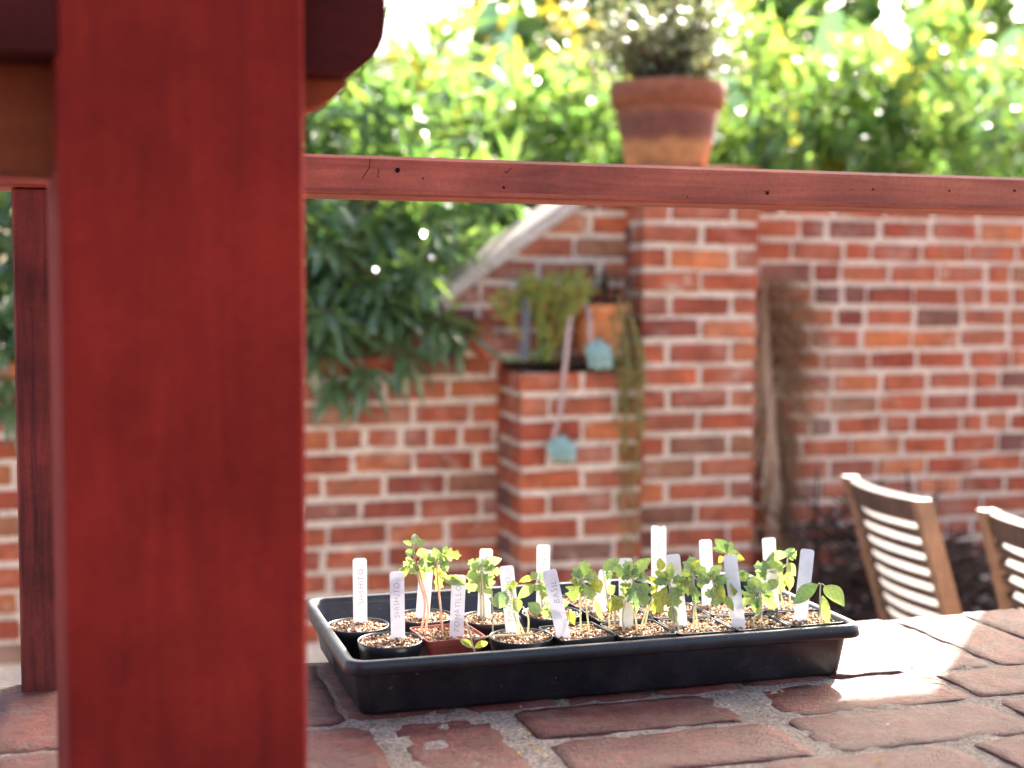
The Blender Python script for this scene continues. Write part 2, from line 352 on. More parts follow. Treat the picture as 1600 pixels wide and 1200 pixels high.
# slanting coping and the capping of the level stretches
ang = math.atan(.70)
cl = .70
cme = chamfer_box(cl, .27, .052, .008, .003)
obj('coping', cme, M_coping, wall, (1.135, .115, 1.405), (0, -ang, 0))
cap_me = [chamfer_box(.19, .26, .05, .006, .004) for _ in range(4)]
for i in range(11):
    x = 2.03 + i * .205
    obj('coping_brick', R.choice(cap_me), M_brick, wall, (x, .115, 1.588 + U(-.003, .003)), (0, 0, U(-.01, .01)))
for i in range(13):
    x = -1.5 + i * .195
    if x < .84: obj('coping_brick', R.choice(cap_me), M_brick, wall, (x, .115, .995 + U(-.003, .003)), (0, 0, U(-.01, .01)))
e = ony(748, 528, YW - .04)
obj('coping_end_brick', chamfer_box(.12, .16, .09, .012, .006), M_brick, wall, (e.x, -.03, e.z), (rad(8), rad(38), rad(12)), label='tilted salmon brick ending the slanting coping')

def pier(name, label, x0, x1, yf, zt, hollow=0):
    t = thing(name, label, 'brick pier', ((x0 + x1) / 2, yf, 0))
    w = (x1 - x0) / 2; back = YW - yf + .02
    hz = zt - hollow
    obj('mortar', MB().box(-w + .009, w - .009, .009, back, 0, zt - .002 - hollow).mesh('mortar'), M_mortar, t)
    r = 0; zz = (zt - BH) % CO + BH / 2
    while zz + BH / 2 <= zt + .003:
        tw = 2 * w
        if r % 2: ls = [(tw - JT) / 2] * 2
        else: ls = [.088, tw - 2 * .088 - 2 * JT, .088]
        x = -w
        for L in ls:
            lay(t, x + L / 2, DEEP / 2, zz, L); x += L + JT
        if r % 2:    # left flank: a stretcher returning to the wall
            lay(t, -w + DEEP / 2 - .001, DEEP + JT + max(.03, back - DEEP - JT) / 2 , zz, max(.03, back - DEEP - JT - .02), rad(90))
        else:
            lay(t, -w + DEEP / 2 - .001, back / 2 + .05 , zz, max(.05, back - DEEP - .03), rad(90))
        r += 1; zz += CO
    return t
tall = pier('tall_brick_pier', 'tall square brick pier carrying the big terracotta pot', 1.508, 1.929, YW - .145, 1.615)
for i, (cx) in enumerate((-.105, .105)):
    obj('cap_brick', chamfer_box(.20, .22, .045, .006, .004), M_brick, tall, (cx, .10, 1.634))
low = pier('low_brick_planter', 'low square brick planter against the garden wall, filled with dark soil', 1.058, 1.475, YW - .25, .985)
def rough_sheet(x0, x1, y0, y1, z, n, m, amp, sc, seed=0):
    V = [(x0 + (x1 - x0) * i / n, y0 + (y1 - y0) * j / m, 0) for j in range(m + 1) for i in range(n + 1)]
    V = [(x, y, z + amp * noise.noise(Vector((x * sc, y * sc, seed)))) for x, y, _ in V]
    return V, [(j * (n + 1) + i, j * (n + 1) + i + 1, (j + 1) * (n + 1) + i + 1, (j + 1) * (n + 1) + i) for j in range(m) for i in range(n)]
obj('soil', mesh('soil', *rough_sheet(-.20, .20, .03, .25, 1.0, 20, 10, .03, 20)), M_dirt, low)

# ------------------------------------------------------------------ brick ledge under the tray
LZ = .85
ledge = thing('brick_ledge', 'worn brick ledge topped with dark red bricks and grey sandy mortar', 'brick ledge', (0, 0, 0))
obj('core', MB().box(-1.4, 1.9, -.75, .205, 0, .80).mesh('core'), M_mortar, ledge)
V, Fc = rough_sheet(-1.4, 1.9, -.75, .222, LZ - .0024, 220, 70, .0014, 30)
V = [(x, y, z + .002 * noise.noise(Vector((x * 160, y * 160, 3)))) for x, y, z in V]
n0 = len(V); k = 221
# skirt down to the core
back_ids = [70 * k + i for i in range(k)]
V += [(V[i][0], V[i][1], .79) for i in back_ids]
Fc += [(back_ids[i], back_ids[i + 1], n0 + i + 1, n0 + i) for i in range(k - 1)]
obj('mortar', mesh('ledge_mortar', V, Fc, True), M_capmortar, ledge)
def worn_brick(lx, ly, seed, h=.058, worn=.0022):
    n, m = max(8, int(lx / .012)), max(6, int(ly / .012))
    rg = random.Random(seed); V = []
    tilt = (rg.uniform(-.008, .008), rg.uniform(-.008, .008))
    for j in range(m + 1):
        for i in range(n + 1):
            u, w = i / n * 2 - 1, j / m * 2 - 1
            x, y = u * lx / 2, w * ly / 2
            q = Vector((x * 30 + seed * 7.1, y * 30, seed * 1.7))
            ex = .0016 * noise.noise(q * .9) + .0024 * noise.noise(q * 3)
            ey = .0016 * noise.noise(q * .9 + Vector((9, 4, 1))) + .0024 * noise.noise(q * 3 + Vector((2, 5, 1)))
            ed = min(lx / 2 - abs(x), ly / 2 - abs(y))
            c = min(lx / 2 - abs(x), .03) + min(ly / 2 - abs(y), .03)
            zz = .0012 * noise.noise(q * 1.2) + .0009 * noise.noise(q * 4) + x * tilt[0] + y * tilt[1]
            wn_ = worn * (.6 + .8 * abs(noise.noise(q * .5)))
            if ed < wn_: zz -= (wn_ - ed) ** 2 / wn_ * .55
            if c < .008: zz -= (.008 - c) * .4; x *= 1 - (.008 - c) * 2.0; y *= 1 - (.008 - c) * 2.0
            V.append((x + ex * (ed < .014), y + ey * (ed < .014), zz))
    Fq = [(j * (n + 1) + i, j * (n + 1) + i + 1, (j + 1) * (n + 1) + i + 1, (j + 1) * (n + 1) + i) for j in range(m) for i in range(n)]
    rim = [i for i in range(n + 1)] + [j * (n + 1) + n for j in range(1, m + 1)] + [m * (n + 1) + i for i in range(n - 1, -1, -1)] + [j * (n + 1) for j in range(m - 1, 0, -1)]
    b0 = len(V); V += [(V[i][0] * 1.0, V[i][1] * 1.0, -h) for i in rim]; k = len(rim)
    Fq += [(rim[(i + 1) % k], rim[i], b0 + i, b0 + (i + 1) % k) for i in range(k)]
    return mesh('worn_brick', V, Fq, True)
sd_ = 0
def lay_cap(x0, x1, y0, y1, dz=0.0):
    global sd_; sd_ += 1
    obj('brick', worn_brick(x1 - x0, y1 - y0, sd_), M_capbrick, ledge, ((x0 + x1) / 2, (y0 + y1) / 2, LZ + dz + U(-.0015, .0015)), (0, 0, U(-.02, .02)))
# far row: bricks laid across, ends to the courtyard
x = -1.36
while x < 1.85:
    w = .098 + U(-.006, .006); lay_cap(x, x + w, .004 + U(-.008, .008), .222 + U(-.010, .008)); x += w + .006
# middle and front rows: bricks laid along on the right, across on the left
for (y0, y1, xs) in ((-.092, -.006, .166), (-.197, -.102, .172), (-.298, -.208, .09), (-.40, -.309, .17)):
    x = xs
    if y0 == -.092: spans = [(.156, .368), (.412, .618), (.634, .815), (.828, 1.025), (1.038, 1.225)]
    elif y0 == -.197: spans = [(.160, .382), (.402, .620), (.636, .855), (.868, 1.065), (1.078, 1.27)]
    else:
        spans = []
        while x < 1.4: spans.append((x, x + .195)); x += .195 + .02 + U(0, .015)
    for a, b in spans: lay_cap(a + U(-.004, .004), b + U(-.004, .004), y0, y1)
x = .128
for w in (.092, .098, .094, .1, .096, .1, .097, .095, .1, .1, .1):
    lay_cap(x - w, x, -.205 + U(-.01, .01), -.008 + U(-.006, .004)); x -= w + .020 + U(-.006, .004)
x = .06
for w in (.19, .2, .195, .19, .2, .19): lay_cap(x - w, x, -.315, -.225); x -= w + .02
# grit and dry leaf crumbs lying in the joints
grit = MB()
for i in range(2600):
    x, y = U(-.35, .95), U(-.26, .21)
    s = U(.0006, .0016) if R.random() < .93 else U(.002, .003)
    p = Vector((x, y, LZ - .004 + U(0, .003)))
    q = [Vector((U(-1, 1), U(-1, 1), U(-.6, .6))).normalized() * s for _ in range(4)]
    grit.add([p + a for a in q], [(0, 1, 2), (0, 3, 1), (0, 2, 3), (1, 3, 2)])
obj('joint_grit', grit.mesh('grit'), M_capmortar, ledge, kind='stuff')
straw = leaf_mat('dry_crumb', [(.30, .18, .06), (.36, .24, .1)], [(.4, .25, .1), (.4, .3, .1)], .7, .3, .2, False)
for i, (px, py, L, a) in enumerate(((1210, 1086, .012, .3), (1222, 1083, .008, 1.2), (832, 1168, .011, 2.4), (842, 1176, .009, .6), (855, 1182, .012, 1.7), (826, 1150, .007, .2), (1450, 1064, .03, -.6), (1462, 1072, .026, -.75), (812, 1180, .009, .9), (1375, 1190, .014, .4))):
    p = onz(px, py, LZ); d = Vector((math.cos(a), math.sin(a), 0)); s = Vector((-d.y, d.x, 0)) * (.0028 if i not in (6, 7) else .001)
    vv = [-d * L / 2, s + Vector((0, 0, .0015)), d * L / 2, -s + Vector((0, 0, .0005))]
    o = obj('leaf_crumb', mesh('leaf_crumb', vv, [(0, 1, 2), (0, 2, 3)]), straw, None, (p.x, p.y, LZ + .002))
    o['category'] = 'leaf crumb'; o['label'] = ('tiny dry leaf crumb just below the middle of the tray front edge', 'tiny dry leaf crumb beside the one under the tray front, slightly further right', 'dry leaf crumb on the sandy joint, topmost of the cluster below the tray', 'dry leaf crumb in the middle of the cluster on the sandy joint', 'dry leaf crumb lowest in the cluster on the sandy joint', 'smallest dry crumb close under the tray on the sandy joint', 'thin straw at the right of the ledge, upper of two', 'thin straw at the right of the ledge, lower of two', 'dry leaf crumb leftmost in the cluster on the sandy joint', 'dry leaf crumb near the bottom edge right of centre')[i]; o['group'] = 'dry crumbs on the brick ledge'

# ------------------------------------------------------------------ railing
rail = thing('porch_railing', 'red stained wooden railing with a slim flat top rail over the ledge', 'railing', (0, 0, 0))
me = chamfer_box(3.2, .088, .0415, .0035, 0)
bm = bmesh.new(); bm.from_mesh(me)
bm.to_mesh(me); bm.free()
RZ = 1.3755
rl = obj('top_rail', me, M_rail, rail, (.4, .222, RZ))
yf = .222 - .044
obj('drip_bead', MB().box(-1.2, 2.0, yf - .0022, yf + .01, RZ - .0185, RZ - .0145).mesh('bead'), M_rail, rail)
for (px, py, r) in ((621, 266, .0034), (661, 279, .0012), (789, 268, .0009), (787, 293, .0018), (1074, 308, .0012), (1199, 302, .0024), (1364, 296, .0016), (1483, 298, .0016), (1585, 298, .0022), (1330, 296, .0008)):
    p = ony(px, py, yf)
    r *= .8; V, Fc = loft([circle(r * .98, 0, 10), circle(r, .0006, 10)], False, True)
    V = [(a, -c, b * U(.75, 1.1)) for a, b, c in V]
    obj('nail_hole', mesh('nail_hole', V, Fc), M_hole, rail, (p.x, yf - .0001, p.z))
for pts in (((578, 248), (577, 262), (571, 271), (566, 279)), ((592, 264), (590, 276), (593, 278)), ((790, 272), (797, 264), (800, 262)), ((1194, 300), (1203, 298))):
    mb = MB(); mb.tube([ony(a, b, yf - .0001) for a, b in pts], .00038, 4)
    obj('wood_crack', mb.mesh('wood_crack'), M_hole, rail)
for x in (-.279, 1.06):
    obj('stanchion', chamfer_box(.042, .042, RZ - .0215 - LZ + .004, .002, 0), M_postfar, rail, (x, .206, (RZ - .021 + LZ - .004) / 2))

# ------------------------------------------------------------------ porch post close to the lens with its handrail
PY = -.40
pl, pr = ony(84, 700, PY).x, ony(468, 700, PY).x
post = thing('porch_post', 'thick red stained porch post standing close to the camera', 'post', ((pl + pr) / 2, PY + .08, 0), (0, 0, rad(3.8)))
obj('shaft', chamfer_box(pr - pl, .16, 2.5, .0025, 0), M_post, post, (0, 0, 1.25))
hr = thing('handrail', 'dark red handrail with rounded end joining the thick porch post', 'handrail', ((pl + pr) / 2, PY + .08, 0))
ox = -(pl + pr) / 2; xe = ony(604, 60, PY + .03).x
def prism_y(prof, y0, y1):
    k = len(prof); V = [(x, y0, z) for x, z in prof] + [(x, y1, z) for x, z in prof]
    return V, [tuple(range(k)), tuple(range(k, 2 * k))[::-1]] + [(i, i + k, (i + 1) % k + k, (i + 1) % k) for i in range(k)]
zb = ony(540, 118, PY + .03).z
r = .034
endp = [(xe - r + r * math.sin(a), zb + r - r * math.cos(a)) for a in [i * math.pi / 2 / 6 for i in range(7)]]
prof = [(-1.1, zb)] + endp + [(xe, zb + .09), (-1.1, zb + .09)]
def clipR(prof): return [(x + ox, z) for x, z in prof]
# the rail is let into the post from both sides
wl_ = (pr - pl) / 2
L_ = [(-1.1 + ox, zb), (-wl_ + .006, zb), (-wl_ + .006, zb + .09), (-1.1 + ox, zb + .09)]
obj('rail_length', mesh('rail_length', *prism_y(L_, -.05 - .035, .05)), M_beam, hr)
R_ = [(wl_ - .006, zb)] + [(x + ox, z) for x, z in endp] + [(xe + ox, zb + .09), (wl_ - .006, zb + .09)]
obj('rail_end', mesh('rail_end', *prism_y(R_, -.05, .05)), M_beam, hr)
zl = ony(30, 268, PY + .05).z
L2 = [(-1.1 + ox, zl), (-wl_ + .006, zl), (-wl_ + .006, zb - .001), (-1.1 + ox, zb - .001)]
obj('sub_rail', mesh('sub_rail', *prism_y(L2, -.035, .03)), M_subrail, hr)
a0, a1, a2 = ony(488, 170, PY + .05), ony(520, 156, PY + .05), ony(540, 138, PY + .05)
R2 = [(wl_ - .006, a0.z - .002), (a0.x + ox, a0.z), (a1.x + ox, a1.z), (a2.x + ox, zb - .004), (a2.x + ox, zb - .001), (wl_ - .006, zb - .001)]
obj('sub_rail_tail', mesh('sub_rail_tail', *prism_y(R2, -.035, .03)), M_subrail, hr)

# unseen timber frame, added out of view to throw shade across the ledge
pg = thing('added_shade_frame', 'unseen red timber frame added out of view to shade the ledge', 'added_shade_frame', (2.545, 1.91, 0))
obj('post', chamfer_box(.13, .13, 2.75, .005, 0), M_post, pg, (0, 0, 1.375))
obj('beam', MB().box(-4.6, .30, -.12, .352, 2.752, 2.80).mesh('beam'), M_beam, pg)
obj('post', chamfer_box(.13, .13, 2.75, .005, 0), M_post, pg, (-4.5, 0, 1.375))
obj('board', MB().box(-1.25, -.62, .355, .78, 2.752, 2.79).mesh('board'), M_beam, pg)  # extra overhead board, added to keep the ledge's left end shaded

# ------------------------------------------------------------------ seed tray
TZ = LZ + .001
TH = .056
TL, TW = .545, .28
tray = thing('seed_tray', 'long black plastic seedling tray standing on the brick ledge', 'tray', (TL / 2, TW / 2, TZ))
hx, hy = TL / 2 + .004, TW / 2 + .003
ib = .017
lo = [rrect(hx - ib - .002, hy - ib - .002, 0.0120, 0), rrect(hx - ib, hy - ib, 0.0132, .003), rrect(hx - .011, hy - .011, 0.0156, TH - .012), rrect(hx - .0095, hy - .0095, 0.0156, TH - .002),
      rrect(hx - .0115, hy - .0115, 0.0150, TH - .004), rrect(hx - ib - .003, hy - ib - .003, 0.0126, .005), rrect(hx - ib - .006, hy - ib - .006, 0.0108, .004)]
V, Fc = loft(lo, True, True)
obj('basin', mesh('basin', V, Fc, True), M_black, tray)
lo = [rrect(hx - .0105, hy - .0105, 0.0156, TH - .0125), rrect(hx - .0012, hy - .0012, 0.0174, TH - .0135), rrect(hx, hy, 0.0180, TH - .012), rrect(hx - .0015, hy - .0015, 0.0174, TH - .003), rrect(hx - .0025, hy - .0025, 0.0174, TH - .0008), rrect(hx - .0045, hy - .0045, 0.0168, TH),
      rrect(hx - .008, hy - .008, 0.0162, TH), rrect(hx - .0105, hy - .0105, 0.0156, TH - .0016), rrect(hx - .0125, hy - .0125, 0.0150, TH - .008)]
V, Fc = loft(lo)
obj('rim', mesh('rim', V, Fc, True), M_black, tray)

# ------------------------------------------------------------------ pots and their mix
ZF = TZ + .006                  # tray floor
PH = .0475                      # pot height
def chips(inside, n, rg):
    mb = MB()
    for i in range(n):
        for _ in range(20):
            x, y = rg.uniform(-.033, .033), rg.uniform(-.033, .033)
            if inside(x, y): break
        s = rg.uniform(.0009, .0022); zz = rg.uniform(0, .0022) + .0015 * noise.noise(Vector((x * 70, y * 70, n)))
        a, b = rg.uniform(0, 6.3), rg.uniform(-.8, .8)
        Rm = Matrix.Rotation(a, 3, 'Z') @ Matrix.Rotation(b, 3, 'X')
        q = [Rm @ (Vector(p) * s) + Vector((x, y, zz)) for p in ((1.2, 0, 0), (0, .9, .1), (-1.1, .1, 0), (0, -.8, 0), (.1, 0, .8), (0, 0, -.7))]
        mb.add(q, [(0, 1, 4), (1, 2, 4), (2, 3, 4), (3, 0, 4), (1, 0, 5), (2, 1, 5), (3, 2, 5), (0, 3, 5)])
    return mb
def soil_mesh(kind, seed):
    rg = random.Random(seed); h = .0305
    ins = (lambda x, y: x * x + y * y < h * h) if kind == 'r' else (lambda x, y: abs(x) < .0293 and abs(y) < .0293)
    return chips(ins, 640, rg).mesh('mix_chips')
soil_r = [soil_mesh('r', i) for i in range(4)]; soil_s = [soil_mesh('s', 10 + i) for i in range(5)]
def pot_mesh_round():
    r = .033; L = [circle(r * .74, 0), circle(r * .76, .002), circle(r * .955, PH - .008), circle(r * .97, PH - .0075), circle(r, PH - .001), circle(r * .99, PH), circle(r * .97, PH), circle(r * .95, PH - .002), circle(r * .93, PH - .008)]
    return mesh('round_pot', *loft(L, True), True)
def pot_mesh_square():
    h = .0316; L = [rrect(h * .74, h * .74, .006, 0), rrect(h * .76, h * .76, .006, .002), rrect(h * .965, h * .965, .005, PH - .007), rrect(h * .985, h * .985, .005, PH - .0065), rrect(h, h, .005, PH - .001), rrect(h * .99, h * .99, .005, PH), rrect(h * .965, h * .965, .0045, PH), rrect(h * .945, h * .945, .004, PH - .002), rrect(h * .93, h * .93, .004, PH - .008)]
    return mesh('square_pot', *loft(L, True), False)
pm_r, pm_s = pot_mesh_round(), pot_mesh_square()
pm_red = pm_s.copy(); pm_r.materials.append(M_pot); pm_s.materials.append(M_pot); pm_red.materials.append(M_redpot)
base_r = mesh('mix_base', circle(.0312, 0), [tuple(range(28))]); base_s = mesh('mix_base', rrect(.0298, .0298, .004, 0), [tuple(range(20))])
SZ = ZF + PH - .0035            # top of the mix
pots = [('r', .036, .152, 0, 'round black pot with a tall tag in the back left corner of the tray'),
        ('r', .056, .083, 0, 'foremost round black pot at the left corner of the tray'),
        ('red', .119, .098, .10, 'square brown-red plastic pot, the only one of that colour in the tray'),
        ('r', .112, .172, 0, 'round black pot directly behind the brown-red pot'),
        ('r', .188, .062, 0, 'round black pot at the front rim right of the brown-red pot'),
        ('r', .179, .145, 0, 'round black pot behind the front round pot in mid tray'),
        ('r', .250, .148, 0, 'round black pot behind the first square black pot'),
        ('s', .250, .065, .12, 'first square black pot from the left at the front rim, slightly turned'),
        ('s', .3145, .058, .03, 'second square black pot from the left along the front rim'),
        ('s', .379, .054, .0, 'third square black pot from the left along the front rim'),
        ('s', .4435, .052, -.02, 'fourth square black pot from the left along the front rim'),
        ('s', .508, .054, .03, 'square black pot with a big-leaved seedling at the right end of the front row'),
        ('s', .3175, .126, .02, 'second-row square black pot behind the second front one'),
        ('s', .382, .122, -.03, 'second-row square black pot holding the tallest tag'),
        ('s', .4465, .120, .02, 'second-row square black pot behind the fourth front one'),
        ('s', .510, .122, -.02, 'second-row square black pot at the right end of the tray'),
        ('s', .315, .194, .05, 'square black pot at the back of mid tray')]
for i, (k, x, y, rz, lab) in enumerate(pots):
    t = thing('round_plant_pot' if k == 'r' else 'square_plant_pot', lab, 'plant pot', (x, y, ZF), (0, 0, rz), 'small nursery pots in the tray')
    obj('pot_wall', {'r': pm_r, 's': pm_s, 'red': pm_red}[k], None, t)
    obj('soil_base', base_r if k == 'r' else base_s, M_dirt, t, (0, 0, PH - .0042))
    obj('potting_mix', R.choice(soil_r if k == 'r' else soil_s), M_chip, t, (0, 0, PH - .004), (0, 0, R.choice((0, 1, 2, 3)) * math.pi / 2), kind='stuff')

# ------------------------------------------------------------------ plant tags
_glyph = {}
def text_mesh(txt, size):           # hand-lettered: each letter a little different
    mb = MB(); x = 0
    for ch in txt:
        if ch not in _glyph:
            c = bpy.data.curves.new('t', 'FONT'); c.body = ch; c.size = 1; c.align_y = 'CENTER'; c.offset = -.022; c.resolution_u = 3
            o = bpy.data.objects.new('t', c); COL.objects.link(o)
            dg = bpy.context.evaluated_depsgraph_get(); _glyph[ch] = bpy.data.meshes.new_from_object(o.evaluated_get(dg)); bpy.data.objects.remove(o)
        g_ = _glyph[ch]; w = max([q.co.x for q in g_.vertices] or [.3]); sx, sy = size * U(.8, 1.02), size * U(.85, 1.12); an, sh, dy = U(-.13, .13), U(-.1, .22), U(-.07, .07) * size
        V = []
        for q in g_.vertices:
            px_, py_ = (q.co.x + q.co.y * sh) * sx, q.co.y * sy
            V.append((x + px_ * math.cos(an) - py_ * math.sin(an), dy + px_ * math.sin(an) + py_ * math.cos(an), 0))
        mb.add(V, [tuple(p_.vertices) for p_ in g_.polygons]); x += w * sx + size * U(.08, .2)
    return mb.mesh('lettering')
TW_ = .0152
tags = [((563, 975), (562, 872), 'SHISHITO', .5, 'tag reading SHISHITO in the pot at the back left corner'),
        ((622, 1000), (620, 893), 'SHISHITO', .45, 'tag reading SHISHITO in the foremost left pot'),
        ((660, 967), (668, 859), 'NSU', .45, 'tag half hidden behind the tall seedling with pink stems'),
        ((713, 997), (717, 898), 'TOMATILLO', .45, 'tag reading TOMATILLO standing in the brown-red pot'),
        ((756, 967), (760, 857), 'SK', .30, 'tag behind the bushy seedling right of the TOMATILLO tag'),
        ((802, 991), (791, 884), 'TOMATILLO', .40, 'tag reading TOMATILLO leaning left in the front round pot'),
        ((848, 958), (849, 851), 'SERRA', .50, 'tall upright tag reading SERRA at the back of mid tray'),
        ((881, 998), (858, 890), 'BASIL', .5, 'tag reading BASIL leaning strongly left in the first square pot'),
        ((935, 958), (947, 891), '', .4, 'short blank tag leaning right behind mid tray seedlings'),
        ((979, 981), (977, 872), '', .4, 'upright blank tag behind the large lobed leaf of mid tray'),
        ((1030, 957), (1029, 821), 'TOMATL', .55, 'tallest tag with a notched top reading TOMATL'),
        ((1064, 981), (1051, 866), '', .4, 'blank tag leaning left just right of the tallest tag'),
        ((1107, 948), (1102, 843), '', .4, 'blank tag standing behind the dense seedlings right of centre'),
        ((1155, 983), (1140, 867), '', .4, 'blank tag leaning left in the fourth square front pot'),
        ((1207, 951), (1201, 840), '', .4, 'blank tag behind the sunlit white seedling at the right end'),
        ((1250, 972), (1262, 858), '', .4, 'rightmost blank tag leaning right beside the big-leaved seedling')]
for i, (b, tp, s, u0, lab) in enumerate(tags):
    B = onz(b[0], b[1], SZ); d = depth(B); T = at(tp[0], tp[1], d + .004)
    ax = (T - B); L = ax.length; zax = ax.normalized()
    nrm = (CAM - B); nrm.z = 0; nrm.normalize(); nrm = (nrm + Vector((U(-.12, .12), 0, 0))).normalized()
    xax = zax.cross(-nrm).normalized(); xax = -xax if xax.dot(rt) < 0 else xax
    yax = zax.cross(xax)
    w = TW_ / 2 * (1.12 if i == 10 else U(.96, 1.03)); c = .0028
    low_ = -.022
    pf = [(-w * .35, low_), (w * .35, low_), (w * .96, low_ + .018), (w, L - c), (w - c * .3, L - c * .3), (w - c, L), (-w + c, L), (-w + c * .3, L - c * .3), (-w, L - c), (-w * .96, low_ + .018)]
    if i == 10: pf[5:7] = [(w - c, L), (w * .55, L - .0005), (w * .3, L - .0018), (-.1 * w, L - .0006), (-w + c, L)]
    k = len(pf); V = [(x, -.0004, z) for x, z in pf] + [(x, .0004, z) for x, z in pf]
    Fc = [tuple(range(k)), tuple(range(k, 2 * k))[::-1]] + [(j, j + k, (j + 1) % k + k, (j + 1) % k) for j in range(k)]
    t = thing('plant_tag', 'white plastic ' + lab, 'plant tag', B, Matrix((xax, yax, zax)).transposed().to_euler(), 'white plant tags in the tray')
    obj('blade', mesh('blade', V, Fc), M_tag, t)
    if s:
        me = text_mesh(s, .0085 if i != 7 else .0095)
        tw = max(v.co.x for v in me.vertices) if len(me.vertices) else .05
        sc = min(1.0, (L * .82) / tw) if i not in (2, 4) else 1.0
        start = max(.004, L * .93 - tw * sc - L * (.10 if i not in (4, 6, 10) else .03) - (L * .28 if i == 2 else 0))
        # text runs up the tag
        obj('lettering', me, M_ink, t, (U(-.0005, .0015), -.00052, start), Matrix(((0, -1, 0), (0, 0, -1), (1, 0, 0))).to_euler(), (sc, sc, sc))

# ------------------------------------------------------------------ seedlings
def leaf_mesh(P0, P1, width, roll, lobed, droop, rg):
    P0, P1 = Vector(P0), Vector(P1); d = P1 - P0; L = d.length; d.normalize()
    view = (P0 - CAM).normalized(); side = d.cross(view).normalized()
    side = (Matrix.Rotation(roll, 3, d) @ side).normalized(); nor = side.cross(d).normalized()
    if nor.z < 0: nor = -nor
    n = 10 if lobed else 7; V, Fc = [], []
    for i in range(n + 1):
        t = i / n
        if lobed:
            w = (math.sin(math.pi * min(1, t * 1.02) ** .8) ** .8) * (1 + .38 * math.cos(t * math.pi * 5.2 + .5)) * .86
            if t > .93: w = .10
        else: w = math.sin(math.pi * t ** .82) ** .9
        w = max(.03, w) * width / 2
        c = P0 + d * L * t + nor * (droop * L * math.sin(math.pi * t)) 
        wob = .06 * L * rg.uniform(-.5, .5) if lobed else .02 * L * rg.uniform(-.5, .5)
        for s in (-1, -.5, 0, .5, 1):
            V.append(c + side * (w * s) + nor * (abs(s) * w * .30 + (wob if abs(s) == 1 else 0)) + d * (abs(s) * w * (.35 if lobed else .12)))
    for i in range(n):
        for j in range(4): Fc.append((i * 5 + j, i * 5 + j + 1, (i + 1) * 5 + j + 1, (i + 1) * 5 + j))
    return V, Fc
